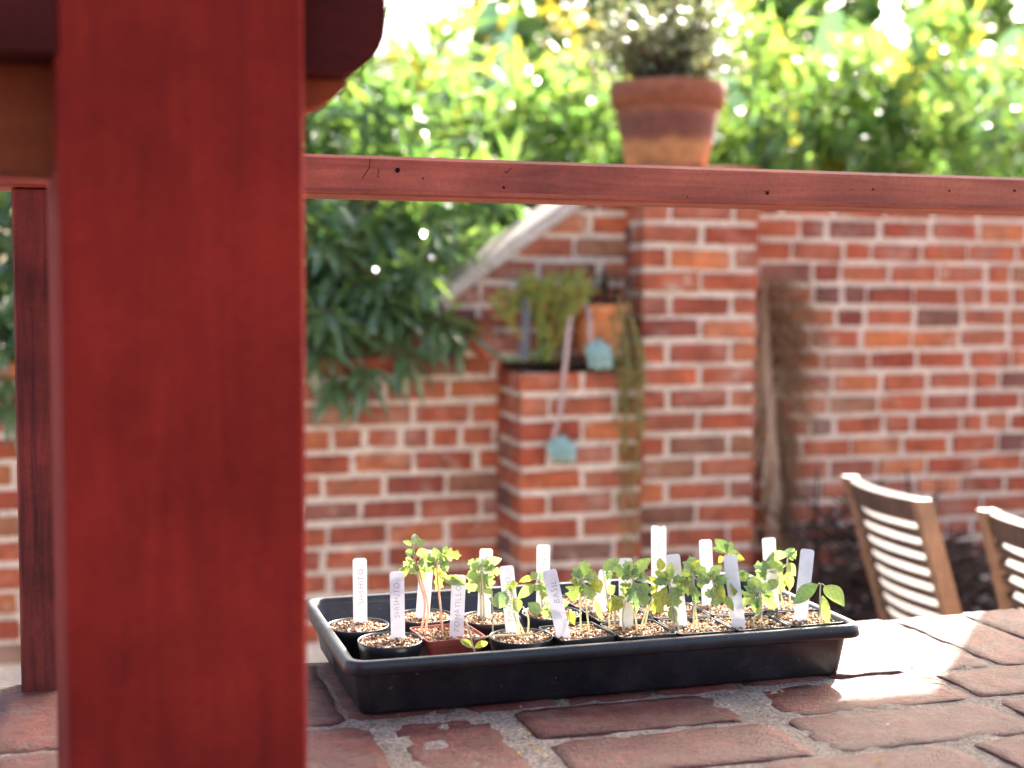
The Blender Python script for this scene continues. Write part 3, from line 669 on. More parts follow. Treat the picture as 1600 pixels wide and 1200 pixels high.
seed = [
 ('tall leggy seedling with two pink stems left of the TOMATILLO tag', 'pink', (657, 992), [[(657, 992), (664, 945), (655, 908), (648, 875), (646, 850)], [(664, 991), (669, 950), (661, 915), (652, 880)]],
  [(646, 852, 649, 834, 13, 0), (646, 853, 629, 846, 9, 0), (648, 852, 664, 845, 10, 0), (647, 875, 630, 886, 15, 1), (640, 884, 611, 909, 13, 0), (655, 870, 681, 879, 17, 1), (654, 880, 662, 907, 16, 1), (650, 868, 670, 861, 13, 0), (649, 866, 633, 862, 12, 0), (652, 880, 641, 896, 13, 1), (660, 878, 684, 872, 14, 1)]),
 ('leggy seedling with one pink stem and a drooping yellow leaf by the TOMATILLO tag', 'pink', (692, 992), [[(692, 992), (687, 935), (683, 900), (683, 878)]],
  [(688, 867, 721, 868, 17, 1), (683, 874, 678, 855, 12, 0), (684, 884, 681, 923, 22, 3), (685, 878, 700, 893, 13, 1), (691, 903, 728, 914, 15, 0), (683, 876, 690, 864, 11, 0), (681, 882, 664, 892, 14, 1)]),
 ('bushy lobed seedling in front of the tag right of TOMATILLO', '', (757, 968), [[(757, 968), (755, 930), (752, 892)], [(752, 970), (751, 935), (750, 900)]],
  [(750, 890, 732, 875, 14, 1), (752, 893, 732, 926, 24, 1), (753, 893, 753, 930, 20, 1), (755, 890, 781, 896, 18, 1), (757, 885, 784, 873, 14, 0), (752, 888, 744, 872, 14, 1), (755, 897, 769, 918, 18, 1), (748, 899, 727, 901, 14, 0), (752, 886, 765, 876, 13, 1)]),
 ('fallen seedling flopped over the brown-red pot with two yellow leaves', '', (741, 993), [[(728, 970), (733, 985), (737, 1003), (742, 1019)], [(741, 999), (770, 993), (800, 992), (832, 991), (856, 982)]],
  [(739, 1013, 718, 999, 12, 4), (741, 1013, 763, 1003, 10, 4), (770, 929, 756, 921, 10, 0)]),
 ('seedling with rounded leaves growing in the front round pot of mid tray', '', (815, 999), [[(815, 999), (804, 960), (798, 920)], [(823, 1000), (826, 968), (817, 948)], [(822, 999), (812, 975), (803, 962)]],
  [(797, 920, 810, 911, 14, 4), (789, 924, 778, 951, 22, 0), (803, 934, 810, 957, 17, 0), (779, 946, 763, 934, 12, 0), (798, 925, 792, 912, 12, 0)]),
 ('small seedling in front of the tall tag reading SERRA', '', (848, 962), [[(848, 962), (846, 935), (842, 910)], [(853, 962), (852, 940), (847, 915)]],
  [(836, 905, 811, 909, 11, 4), (836, 913, 808, 936, 14, 0), (843, 905, 853, 896, 11, 0), (845, 908, 848, 937, 18, 1), (850, 913, 867, 933, 14, 1), (838, 905, 831, 893, 10, 0), (845, 958, 825, 942, 16, 0), (848, 905, 862, 905, 13, 1)]),
 ('short seedling at the foot of the leaning BASIL tag', '', (874, 992), [[(876, 993), (870, 965), (863, 948)], [(882, 992), (893, 955)]],
  [(862, 949, 849, 964, 16, 1), (864, 948, 874, 962, 14, 1), (866, 945, 890, 942, 12, 0), (872, 985, 878, 1000, 8, 4), (889, 955, 898, 977, 12, 4), (863, 946, 852, 944, 12, 1)]),
 ('two-stemmed seedling with big lobed leaves in the first square pot', '', (914, 994), [[(908, 994), (907, 950), (908, 915)], [(921, 992), (916, 945), (912, 905)]],
  [(912, 906, 914, 877, 20, 1), (911, 905, 892, 897, 16, 1), (911, 908, 889, 907, 13, 4), (910, 913, 893, 939, 30, 1), (913, 913, 927, 937, 20, 1), (916, 908, 934, 899, 18, 1), (930, 904, 938, 927, 18, 4), (906, 905, 894, 886, 14, 0)]),
 ('slender seedling with a long side leaf left of the blank mid tray tag', '', (953, 985), [[(953, 985), (949, 935), (943, 895)], [(960, 983), (962, 935)]],
  [(941, 892, 968, 873, 15, 0), (960, 932, 949, 958, 15, 4), (962, 932, 978, 950, 14, 0), (930, 938, 942, 970, 9, 0), (950, 928, 962, 915, 14, 0), (945, 895, 958, 902, 12, 1)]),
 ('large-leaved lobed seedling in the second square front pot', '', (987, 988), [[(977, 992), (973, 960), (984, 915)], [(996, 986), (991, 945), (988, 905)]],
  [(985, 905, 958, 886, 19, 1), (987, 903, 977, 876, 20, 1), (990, 900, 1012, 879, 20, 1), (990, 909, 1007, 946, 34, 1), (985, 911, 974, 928, 18, 1), (992, 906, 1018, 908, 16, 1), (993, 935, 995, 957, 10, 0), (990, 895, 1018, 872, 16, 0), (972, 935, 956, 946, 14, 4), (970, 937, 962, 955, 12, 4)]),
 ('seedling right in front of the tallest tag', '', (1006, 985), [[(1006, 985), (1014, 950), (1024, 928), (1029, 905)], [(1000, 985), (1012, 945)]],
  [(1030, 893, 1031, 872, 14, 4), (1034, 905, 1025, 891, 10, 0), (1029, 912, 1010, 905, 12, 4), (1012, 945, 1002, 930, 11, 0), (1030, 908, 1045, 902, 14, 1), (1027, 915, 1018, 928, 12, 4)]),
 ('seedling with long hanging yellow-green leaves in the third square pot', '', (1062, 988), [[(1062, 988), (1052, 950), (1045, 912)], [(1055, 988), (1049, 950)]],
  [(1041, 916, 1020, 959, 27, 3), (1048, 916, 1059, 949, 20, 1), (1049, 946, 1054, 974, 13, 0), (1046, 910, 1049, 879, 13, 0), (1042, 910, 1019, 909, 12, 0), (1050, 911, 1074, 905, 16, 1), (1044, 908, 1032, 893, 12, 1)]),
 ('dense seedling in the middle of the third square pot', '', (1084, 986), [[(1084, 986), (1084, 945), (1083, 905)], [(1090, 985), (1086, 940)]],
  [(1083, 900, 1064, 893, 16, 1), (1083, 897, 1077, 868, 18, 1), (1085, 900, 1102, 886, 16, 1), (1083, 911, 1060, 926, 22, 1), (1085, 914, 1084, 946, 16, 1), (1087, 906, 1110, 905, 22, 1), (1075, 915, 1052, 927, 16, 1), (1078, 890, 1066, 878, 13, 0), (1085, 895, 1092, 874, 13, 4)]),
 ('arching seedling between the dense seedling and the leaning tag', '', (1100, 990), [[(1098, 990), (1107, 966), (1112, 942), (1115, 915)]],
  [(1115, 914, 1119, 948, 25, 1), (1118, 911, 1137, 904, 18, 1), (1120, 914, 1133, 937, 15, 4), (1112, 905, 1094, 904, 18, 1), (1127, 930, 1146, 955, 13, 0), (1114, 908, 1120, 888, 15, 1), (1110, 900, 1128, 882, 14, 0)]),
 ('tallest seedling right of centre rising above the leaning tag', '', (1140, 968), [[(1141, 968), (1139, 920), (1137, 885), (1136, 864)]],
  [(1136, 865, 1117, 842, 19, 0), (1136, 863, 1143, 846, 13, 0), (1135, 864, 1112, 857, 10, 0), (1140, 871, 1164, 875, 13, 4), (1132, 872, 1122, 878, 11, 4), (1137, 868, 1156, 864, 10, 0)]),
 ('seedling crossing in front of the leaning tag of the fourth pot', '', (1150, 978), [[(1150, 978), (1147, 940), (1143, 905)], [(1160, 975), (1152, 950), (1146, 910)]],
  [(1130, 900, 1166, 908, 14, 1), (1143, 908, 1147, 932, 13, 4), (1139, 896, 1141, 880, 8, 4), (1155, 906, 1163, 890, 12, 0), (1127, 902, 1120, 916, 11, 4), (1150, 905, 1172, 897, 13, 0)]),
 ('bent-stemmed seedling with five neat leaves in the fourth square pot', '', (1182, 981), [[(1177, 981), (1179, 964), (1186, 958), (1189, 940), (1187, 925)], [(1189, 980), (1190, 962), (1188, 945)]],
  [(1184, 926, 1153, 951, 18, 1), (1186, 934, 1183, 960, 17, 0), (1190, 927, 1211, 955, 19, 1), (1181, 925, 1162, 916, 9, 0), (1188, 922, 1201, 911, 14, 1), (1186, 922, 1174, 900, 16, 0), (1184, 918, 1168, 905, 13, 0)]),
 ('sun-bleached bushy seedling in front of the right back tag', '', (1230, 955), [[(1236, 956), (1233, 920), (1229, 885)], [(1226, 957), (1220, 925), (1216, 890)]],
  [(1233, 866, 1196, 878, 16, 0), (1231, 866, 1245, 868, 15, 1), (1234, 879, 1243, 900, 16, 0), (1226, 884, 1199, 883, 20, 1), (1222, 889, 1204, 912, 20, 1), (1230, 893, 1234, 922, 13, 4), (1225, 899, 1218, 928, 16, 1), (1206, 889, 1177, 884, 18, 1), (1199, 893, 1179, 912, 16, 1), (1230, 872, 1240, 856, 14, 0), (1214, 905, 1200, 925, 15, 0)]),
 ('lone seedling with three large smooth leaves in the rightmost front pot', '', (1282, 978), [[(1282, 979), (1281, 942), (1282, 914)]],
  [(1279, 913, 1240, 944, 23, 0), (1288, 915, 1319, 948, 23, 0), (1285, 930, 1294, 977, 14, 0)]),
]
rgL = random.Random(5)
for lab, pink, b, stems, leaves in seed:
    B = onz(b[0], b[1], SZ); d0 = depth(B)
    if 'fallen' in lab: d0 = depth(onz(730, 1003, SZ)) - .03
    t = thing('seedling', lab, 'seedling', B, group='vegetable seedlings in the tray')
    for st in stems:
        k = len(st); dj = rgL.uniform(-.006, .006)
        pts = smooth_path([at(x, y, d0 + dj * i / k) - B for i, (x, y) in enumerate(st)], 4)
        if 'fallen' not in lab: pts[0].z = min(pts[0].z, -.006)
        rr = .0013 if pink else .0011
        obj('stem', MB().tube(pts, rr, 7, rr * .7).mesh('stem', True), M_stempink if pink else M_stem, t)
    top = Vector(stems[-1 if len(stems) < 3 else 0][-1])
    for (x0, y0, x1, y1, w, kd) in leaves:
        da = rgL.uniform(-.010, .010); db = da + rgL.uniform(-.011, .009)
        P0, P1 = at(x0, y0, d0 + da) - B, at(x1, y1, d0 + db) - B
        V, Fc = leaf_mesh(P0 + B, P1 + B, w * 1.2 * d0 / F_PX, rgL.uniform(-.75, .75), kd in (1, 3), rgL.uniform(.02, .10), rgL)
        yl = kd in (3, 4)
        lf = obj('leaf', mesh('leaf', [p - B for p in V], Fc, True), M_seedyel if yl else M_seedleaf, t)
        if kd in (1, 3):                # side leaflets of a compound leaf
            for sg in (-1, 1):
                if rgL.random() < .7:
                    dl = P1 - P0; sdv = dl.cross((P0 + B - CAM).normalized()).normalized() * sg
                    q0 = P0 + dl * rgL.uniform(.12, .3); q1 = q0 + sdv * dl.length * rgL.uniform(.38, .55) + dl * rgL.uniform(.05, .3) + Vector((0, 0, -.001))
                    V2, F2 = leaf_mesh(q0 + B, q1 + B, w * .55 * d0 / F_PX, rgL.uniform(-.9, .9), rgL.random() < .5, rgL.uniform(.02, .1), rgL)
                    obj('leaflet', mesh('leaflet', [p - B for p in V2], F2, True), M_seedyel if yl else M_seedleaf, lf)
        # leaf stalk reaching back to the nearest stem point
        best = min((at(q[0], q[1], d0) - B for st in stems for q in st[1:]), key=lambda q: (q - P0).length)
        if (best - P0).length > .0015:
            mid = (best + P0) / 2 + Vector((0, 0, .0015))
            sm = MB().tube(smooth_path([best, mid, P0 + (P1 - P0) * .1], 3), .0008, 5, .0005).mesh('stalk', True)
            obj('stalk', sm, M_stempink if pink else M_stem, lf)

# ------------------------------------------------------------------ terracotta pot with a jade bush on the tall pier
def lathe(prof, n=36):
    return loft([circle(max(r, 1e-4), z, n) for r, z in prof], True, True)
def terra_banded():
    m, n, l, b = new_mat('terracotta_stained'); tc = N(n, 'ShaderNodeTexCoord'); sp = N(n, 'ShaderNodeSeparateXYZ'); l.new(tc.outputs['Object'], sp.inputs[0])
    nz = N(n, 'ShaderNodeTexNoise', Scale=14, Detail=6); l.new(tc.outputs['Object'], nz.inputs['Vector'])
    ma = N(n, 'ShaderNodeMath', operation='MULTIPLY_ADD'); l.new(nz.outputs[0], ma.inputs[0]); ma.inputs[1].default_value = .06; l.new(sp.outputs[2], ma.inputs[2])
    r = ramp(n, [(.0, (.36, .15, .055)), (.10, (.38, .165, .065)), (.13, (.15, .045, .028)), (.18, (.14, .042, .028)), (.22, (.26, .08, .038)), (.27, (.21, .065, .034)), (.31, (.30, .105, .055))]); l.new(ma.outputs[0], r.inputs[0])
    n2 = N(n, 'ShaderNodeTexNoise', Scale=30, Detail=8, Roughness=.7); l.new(tc.outputs['Object'], n2.inputs['Vector'])
    r2 = ramp(n, [(.3, .7), (.7, 1.3)]); l.new(n2.outputs[0], r2.inputs[0])
    l.new(mixc(n, l, 1.0, r.outputs[0], r2.outputs[0], 'MULTIPLY'), b.inputs['Base Color']); b.inputs['Roughness'].default_value = .85
    bump(n, l, n2.outputs[0], .3, .002, b); return m
PX, PYY = 1.640, YW - .02
bp = thing('terracotta_pot', 'large stained terracotta flowerpot standing on the tall brick pier', 'flowerpot', (PX, PYY, 1.658))
obj('bowl', mesh('bowl', *lathe([(.13, 0), (.135, .005), (.178, .20), (.176, .205)]), True), terra_banded(), bp)
obj('rim', mesh('rim', *loft([circle(.172, .202, 36), circle(.188, .198, 36), circle(.196, .268, 36), circle(.192, .275, 36), circle(.178, .275, 36), circle(.17, .24, 36), circle(.01, .24, 36)]), True), None, bp).data.materials.append(bp.children[0].data.materials[0])
jd = thing('jade_bush', 'rounded small-leaved succulent bush in the pot on the tall pier', 'succulent', (PX, PYY, 1.658 + .25))
stm = MB(); lv = MB()
rg = random.Random(11)
for i in range(64):
    a, e_ = rg.uniform(0, 6.28), rg.uniform(.15, 1.45)
    d = Vector((math.cos(a) * math.cos(e_), math.sin(a) * math.cos(e_), math.sin(e_)))
    L = rg.uniform(.20, .37) * (1 if e_ > .5 else .95)
    p0 = Vector((rg.uniform(-.09, .09), rg.uniform(-.09, .09), 0)); p1 = p0 + Vector((d.x * L * .35, d.y * L * .35, L * .5 * abs(d.z) + .03)); p2 = p0 + Vector((d.x * L, d.y * L, abs(d.z) * L))
    pth = smooth_path([p0, p1, p2], 3); stm.tube(pth, .006, 5, .003)
    for k in range(30):
        c = pth[rg.randrange(2, len(pth))] + Vector((rg.gauss(0, .03), rg.gauss(0, .03), rg.gauss(0, .026)))
        u = Vector((rg.gauss(0, 1), rg.gauss(0, 1), rg.gauss(.4, .8))).normalized(); w = u.cross(Vector((rg.gauss(0, 1), rg.gauss(0, 1), 1))).normalized(); s = rg.uniform(.011, .021)
        h = u.cross(w) * s * .18
        lv.add([c - u * s, c + w * s * .6 + h, c + u * s, c - w * s * .6 + h, c - h], [(0, 1, 4), (1, 2, 4), (2, 3, 4), (3, 0, 4)])
obj('stem', stm.mesh('stem', True), M_bark, jd)
obj('foliage', lv.mesh('foliage', True), M_jade, jd, kind='stuff')

# ------------------------------------------------------------------ things in the low planter
YP = YW - .13
c = ony(935, 512, YP)
sp_ = thing('small_terracotta_pot', 'small bright orange terracotta pot sunk in the low planter', 'flowerpot', (c.x, YP, c.z - .085))
obj('bowl', mesh('bowl', *lathe([(.062, 0), (.064, .004), (.079, .12), (.078, .125)]), True), M_terra, sp_)
obj('rim', mesh('rim', *loft([circle(.077, .122), circle(.086, .12), circle(.090, .158), (circle(.087, .162)), circle(.078, .162), circle(.074, .145), circle(.004, .145)]), True), M_terra, sp_)
dk = thing('dark_leaved_plant', 'dark purple leafy plant growing from the small orange pot', 'plant', (c.x + .02, YP, c.z + .06))
dm = MB(); M_dark = leaf_mat('dark_leaf', [(.035, .025, .03), (.05, .045, .03), (.03, .04, .025)], [(.08, .05, .05), (.1, .1, .05)], .45, .2, .4)
rg = random.Random(3)
def blade(mb, p, d, L, w, sag=.3, n=4, up_=Vector((0, 0, 1))):
    d = Vector(d).normalized(); s = d.cross(up_)
    if s.length < .05: s = Vector((1, 0, 0))
    s.normalize(); nn = s.cross(d); V = []
    for i in range(n + 1):
        t = i / n; c_ = p + d * L * t - Vector((0, 0, 1)) * (sag * L * t * t)
        ww = w / 2 * max(.04, math.sin(math.pi * (t * .93 + .05)) ** .8)
        V += [c_ - s * ww + nn * ww * .35, c_, c_ + s * ww + nn * ww * .35]
    mb.add(V, [q for i in range(n) for q in ((3 * i, 3 * i + 1, 3 * i + 4, 3 * i + 3), (3 * i + 1, 3 * i + 2, 3 * i + 5, 3 * i + 4))])
for i in range(70):
    p = Vector((rg.gauss(0, .035), rg.gauss(0, .035), rg.uniform(0, .13)))
    blade(dm, p, (rg.gauss(0, 1), rg.gauss(0, 1), rg.uniform(-.2, 1)), rg.uniform(.03, .06), .02)
obj('foliage', dm.mesh('foliage'), M_dark, dk, kind='stuff')
obj('stem', MB().tube([(0, 0, -.02), (.01, 0, .06), (0, .01, .13)], .006).mesh('stem', True), M_bark, dk)
# pencil shrub
c0 = ony(845, 565, YP - .02); pc = thing('pencil_shrub', 'wispy green and orange pencil-stemmed shrub in the low planter', 'shrub', c0)
sticks = MB(); rg = random.Random(21)
def grow(p, d, L, r, lev):
    q = p + d * L; sticks.tube([p, (p + q) / 2 + Vector((rg.gauss(0, .004), rg.gauss(0, .004), 0)), q], r, 4, r * .8)
    if lev:
        for _ in range(rg.choice((2, 3, 3, 4))):
            nd = (d + Vector((rg.gauss(0, .36), rg.gauss(0, .36), rg.gauss(.12, .25)))).normalized(); grow(q, nd, L * rg.uniform(.6, .95), r * .85, lev - 1)
for i in range(10): grow(Vector((rg.gauss(0, .03), rg.gauss(0, .02), .0)), Vector((rg.gauss(.04, .34), rg.gauss(-.1, .25), 1)).normalized(), rg.uniform(.070, .095), .0050, 4)
obj('sticks', sticks.mesh('sticks'), M_pencil, pc, kind='stuff')
obj('stem', MB().tube([(0, 0, -.03), (.005, 0, .03), (.01, 0, .07)], .009, 7).mesh('stem', True), M_bark, pc)
c1 = ony(818, 548, YP - .05)
st = thing('grey_stake', 'short grey flat stake upright in the low planter', 'stake', (c1.x, c1.y, c1.z - .03), (0, rad(3), 0))
obj('board', chamfer_box(.028, .012, .20, .002, .001), plain('grey_board', (.12, .12, .135), .8, .2, .2, 40), st, (0, 0, .10))
def rosette(name, label, px, py, y, stem_pts, size):
    C0 = ony(px, py, y); t = thing(name, label, 'succulent', C0, group='leggy rosette succulents in the low planter')
    rg = random.Random(int(px)); face = Vector((-.1, -.9, .25)).normalized(); u = face.cross(Vector((0, 0, 1))).normalized(); w = face.cross(u)
    for i in range(40):
        a = i * 2.39996; k = (i + 1) / 40; d = (u * math.cos(a) + w * math.sin(a)) * (.35 + .65 * k) + face * (1.15 - k)
        d.normalize(); L = size * (.45 + .55 * k) * rg.uniform(.82, 1.12)
        s = d.cross(face).normalized() * L * .42; h = s.cross(d).normalized() * L * .12
        V = [Vector((0, 0, 0)), d * L * .6 + s, d * L, d * L * .6 - s, d * L * .55 + h, d * L * .5 - h]
        obj('leaf', mesh('rosette_leaf', V, [(0, 1, 4), (1, 2, 4), (2, 3, 4), (3, 0, 4), (1, 0, 5), (2, 1, 5), (3, 2, 5), (0, 3, 5)], True), M_rosette, t)
    obj('stem', MB().tube(smooth_path([ony(a, b, yy) - C0 for a, b, yy in stem_pts], 5), .0085, 8, .007).mesh('stem', True), M_pinkstem, t)
yv = YW - .27
rosette('rosette_succulent', 'blue-green rosette dangling low on a long bare pink stem down the planter front', 878, 703, yv - .02, [(908, 477, YP - .03), (893, 490, YP - .10), (886, 540, yv - .02), (880, 600, yv - .03), (874, 650, yv - .03), (866, 682, yv - .02), (874, 700, yv - .01)], .058)
rosette('rosette_succulent', 'blue-green rosette resting on the planter edge below the small orange pot', 935, 557, yv + .01, [(915, 472, YP - .04), (921, 500, YP - .11), (922, 530, YP - .13), (930, 555, yv + .02)], .06)
c2 = ony(800, 558, yv + .05); ps = thing('pale_succulent', 'tiny pale green succulent at the left corner of the low planter', 'succulent', c2)
rg = random.Random(8); pmb = MB()
for i in range(40):
    d = Vector((rg.gauss(0, 1), rg.gauss(0, .7), rg.uniform(0, 1))).normalized(); blade(pmb, Vector((rg.gauss(0, .02), rg.gauss(0, .01), -.012)), d, rg.uniform(.02, .034), .013)
obj('foliage', pmb.mesh('foliage'), leaf_mat('pale_leaf', [(.35, .42, .25), (.45, .5, .3)], [(.5, .55, .3), (.5, .6, .3)], .5, .2, .3), ps, kind='stuff')
# trailing strands down the corner of the planter
tv = ony(978, 560, yv); tr = thing('trailing_plant', 'thin yellow-green trailing strands hanging down the right edge of the low planter', 'trailing plant', tv)
rg = random.Random(31)
for i in range(12):
    x0 = rg.uniform(-.035, .055); L = rg.uniform(.35, .72) if i > 4 else rg.uniform(.12, .3); pts = [Vector((x0 * .8, .06, .10 + rg.uniform(-.03, .10))), Vector((x0, .0, .05)), Vector((x0, -.022, -.02))]
    k = 7
    for j in range(1, k + 1): pts.append(Vector((x0 * (1 - .4 * j / k) + rg.gauss(0, .006), -.022 + rg.gauss(0, .006), -.02 - L * j / k)))
    pts = smooth_path(pts, 2); mb = MB().tube(pts, .0028, 4, .0018)
    for p in pts[2:]:
        for _ in range(3):
            blade(mb, p, (rg.gauss(0, 1), rg.gauss(0, 1), rg.gauss(-.2, .6)), rg.uniform(.012, .026), .008, .3, 2)
    obj('strand', mb.mesh('strand'), M_trail, tr)

# ------------------------------------------------------------------ dead palm frond in the corner
f0 = ony(1200, 436, YW - .05); fr = thing('dead_palm_frond', 'dry brown palm frond hanging in the corner beside the tall pier', 'palm frond', f0)
spine = [ony(x, y, YW - o_) - f0 for x, y, o_ in ((1196, 432, .03), (1199, 520, .05), (1203, 600, .06), (1208, 690, .07), (1213, 770, .06), (1218, 850, .05), (1220, 900, .04))]
sp2 = smooth_path(spine, 6)
obj('midrib', MB().tube(sp2, .004, 7, .013).mesh('midrib', True), M_palmstem, fr)
lm = MB(); rg = random.Random(17)
for i in range(580):
    k = rg.random() ** 1.1; p = sp2[int(k * (len(sp2) - 3))]
    right = rg.random() < .68
    d = Vector((rg.uniform(.25, .8) if right else rg.uniform(-.30, .0), rg.uniform(-.25, .05), -rg.uniform(.45, 1.0)))
    if k < .35 and right: d = Vector((rg.uniform(.5, 1.0), rg.uniform(-.2, 0), -rg.uniform(-.2, .9)))
    blade(lm, p + Vector((rg.gauss(0, .006), rg.gauss(0, .01), 0)), d, rg.uniform(.13, .24) * (1.15 if k < .45 else .75), rg.uniform(.009, .018), rg.uniform(.1, .45), 4)
obj('leaflets', lm.mesh('leaflets'), M_palm, fr, kind='stuff')
top = MB()
for (a, b, w) in (((1215, 470), (1274, 447), .02), ((1222, 490), (1272, 470), .018), ((1218, 505), (1270, 500), .02), ((1212, 525), (1262, 530), .018)):
    p, q = ony(*a, YW - .06) - f0, ony(*b, YW - .07) - f0
    mb = MB(); blade(mb, p, q - p, (q - p).length, w, -.08); 
    obj('leaflet', mb.mesh('leaflet'), M_palm, fr)

# ------------------------------------------------------------------ slatted wooden chairs
def chair(name, label, loc, rz):
    # local: x = chair width, y = facing, z up; the back leans towards -y
    t = thing(name, label, 'chair', loc, (0, 0, rz), 'slatted wooden chairs in the courtyard')
    W, lean = .35, rad(17)
    def back(z): return -math.tan(lean) * (z - .43)
    for s in (-1, 1):
        pts = [(s * W / 2, back(.86), .86), (s * W / 2, back(.43), .43)]
        mb = MB(); V = []
        for (x, y, z) in ((0, back(.832), .832), (0, back(.43), .43), (0, .10, 0)):
            V += [(s * W / 2 - .013, y - .019, z), (s * W / 2 + .013, y - .019, z), (s * W / 2 + .013, y + .019, z), (s * W / 2 - .013, y + .019, z)]
        mb.add(V, [(0, 1, 2, 3)] + [(i * 4 + j, i * 4 + j + 4, i * 4 + (j + 1) % 4 + 4, i * 4 + (j + 1) % 4) for i in range(2) for j in range(4)] + [(8, 11, 10, 9)])
        obj('stile', mb.mesh('stile'), M_stile, t)
        mb = MB(); mb.tube([(s * (W / 2 - .03), .40, .42), (s * (W / 2 - .03), -.18, 0)], .018, 4); obj('leg', mb.mesh('leg'), M_stile, t)
    zc_ = .805; hgt = .056
    zs = [(.806, .052)] + [(.806 - .052 / 2 - .020 - i * .0335, .019) for i in range(10)]
    for zc_, hh in zs:
        n = 10; V = []
        for i in range(n + 1):
            u = i / n * 2 - 1; x = u * (W / 2 - .013); bow = -.030 * (1 - u * u)
            yc = back(zc_) + bow
            ca, sa = math.cos(lean), math.sin(lean)
            for dy, dz in ((-.011, -hh / 2), (.011, -hh / 2), (.011, hh / 2), (-.011, hh / 2)):
                V.append((x, yc + dy * ca - dz * sa, zc_ + dy * sa + dz * ca))
        Fc = [(i * 4 + j, i * 4 + (j + 1) % 4, i * 4 + (j + 1) % 4 + 4, i * 4 + j + 4) for i in range(n) for j in range(4)] + [(3, 2, 1, 0), (n * 4, n * 4 + 1, n * 4 + 2, n * 4 + 3)]
        obj('slat', mesh('slat', V, Fc), M_chair, t)
    for i in range(7): obj('seat_slat', chamfer_box(W - .05, .045, .018, .003, 0), M_chair, t, (0, .05 + i * .058, .44))
    return t
c1 = at(1398, 762, 3.03)
chair('slatted_chair', 'left wooden slatted chair seen from behind, its curved slats catching sun', (1.56, 1.36, -.010), rad(-97))
chair('slatted_chair', 'right wooden slatted chair cut off by the edge of the picture', (1.60, .885, -.012), rad(-90))

# heap of dry brush at the foot of the wall
hb = thing('dry_brush_heap', 'dark heap of dry twigs at the foot of the wall behind the left chair', 'brush heap', (2.25, 2.55, 0))
mb = MB(); rg = random.Random(9)
for i in range(620):
    p = Vector((rg.gauss(0, .30), rg.gauss(0, .17), 0)); h = .50 * math.exp(-(p.x / .5) ** 2) * rg.random(); p.z = h
    d = Vector((rg.gauss(0, 1), rg.gauss(0, .7), rg.gauss(.15, .35))).normalized(); L = rg.uniform(.12, .35)
    mb.tube([p, p + d * L * .5 + Vector((0, 0, rg.gauss(0, .02))), p + d * L], rg.uniform(.004, .012), 4, .003)
for v_i, v_ in enumerate(mb.v):
    if v_[2] < 0: mb.v[v_i] = (v_[0], v_[1], .002)
obj('twigs', mb.mesh('twigs'), M_twig, hb, kind='stuff')
for i in range(4): obj('branch', MB().tube(smooth_path([(-.3 + .1 * i, -.1, .03), (0, .02 * i, .38 + .03 * i), (.3, .05, .30)], 3), .014, 6, .008).mesh('branch', True), M_twig, hb)

# ------------------------------------------------------------------ shrubs and trees behind the wall
def leaf_tri(rg, L, w):     # template of a lance leaf along +y
    return [(0, 0, 0), (-w / 2, L * .4, w * .22), (0, L * .45, 0), (w / 2, L * .4, w * .22), (-w * .3, L * .75, w * .1 - L * .05), (0, L * .78, -L * .05), (w * .3, L * .75, w * .1 - L * .05), (0, L, -L * .13)]
LF = [(0, 2, 1), (0, 3, 2), (1, 2, 5, 4), (2, 3, 6, 5), (4, 5, 7), (5, 6, 7)]
def spray(mb, p, axis, rg, n, L, w, spread=(.5, 1.35)):
    axis = Vector(axis).normalized(); q = axis.to_track_quat('Z', 'Y').to_matrix()
    for i in range(n):
        a = rg.uniform(0, 6.283); e_ = rg.uniform(*spread); l = L * rg.uniform(.7, 1.15); ww = w * rg.uniform(.8, 1.2)
        d = q @ Vector((math.cos(a) * math.sin(e_), math.sin(a) * math.sin(e_), math.cos(e_)))
        d = (d - Vector((0, 0, .18))).normalized()
        s = d.cross(Vector((rg.gauss(0, .5), rg.gauss(0, .5), 1))).normalized(); u = s.cross(d); s2 = s
        o_ = p - axis * rg.uniform(0, .10)
        mb.add([o_ + s2 * x + d * y + u * z for x, y, z in leaf_tri(rg, l, ww)], LF)
def shrub(name, label, cat, centre, size, n, L, w, mat, seed, nl=12, stems=5, out=None, base_z=0, group='shrubs behind the garden wall', gold=0):
    rg = random.Random(seed); cx, cy, cz = centre; sx, sy, sz = size
    t = thing(name, label, cat, (cx, cy, base_z), group=group); mb = MB(); gm = MB()
    tips = []
    for i in range(n):
        while True:
            q = Vector((rg.uniform(-1, 1), rg.uniform(-1, 1), rg.uniform(-1, 1)))
            if q.length < 1: break
        q = q * (.55 + .45 * q.length ** .2) 
        lump = 1 + .22 * noise.noise(q * 2.3 + Vector((seed, 0, 0)))
        p = Vector((q.x * sx * lump, q.y * sy * lump, q.z * sz * lump + cz - base_z))
        if out and not out(p + Vector((cx, cy, base_z))): continue
        ax = Vector((q.x * .8, q.y * .8 - .15, .55 + q.z * .5)) + Vector((rg.gauss(0, .35), rg.gauss(0, .35), rg.gauss(0, .25)))
        tips.append((p, ax)); spray(gm if rg.random() < gold else mb, p, ax, rg, nl, L, w)
    obj('crown', mb.mesh('crown'), mat, t, kind='stuff')
    if gm.v: obj('golden_shoots', gm.mesh('golden_shoots'), M_gold, t, kind='stuff')
    for i in range(stems):
        p, ax = tips[rg.randrange(len(tips))]; b0 = Vector((rg.gauss(0, sx * .12), rg.gauss(0, sy * .12), 0))
        obj('trunk', MB().tube(smooth_path([b0, b0.lerp(p, .45) + Vector((rg.gauss(0, .05), rg.gauss(0, .05), .1)), p], 4), .022, 6, .006).mesh('trunk', True), M_bark, t)
    return t
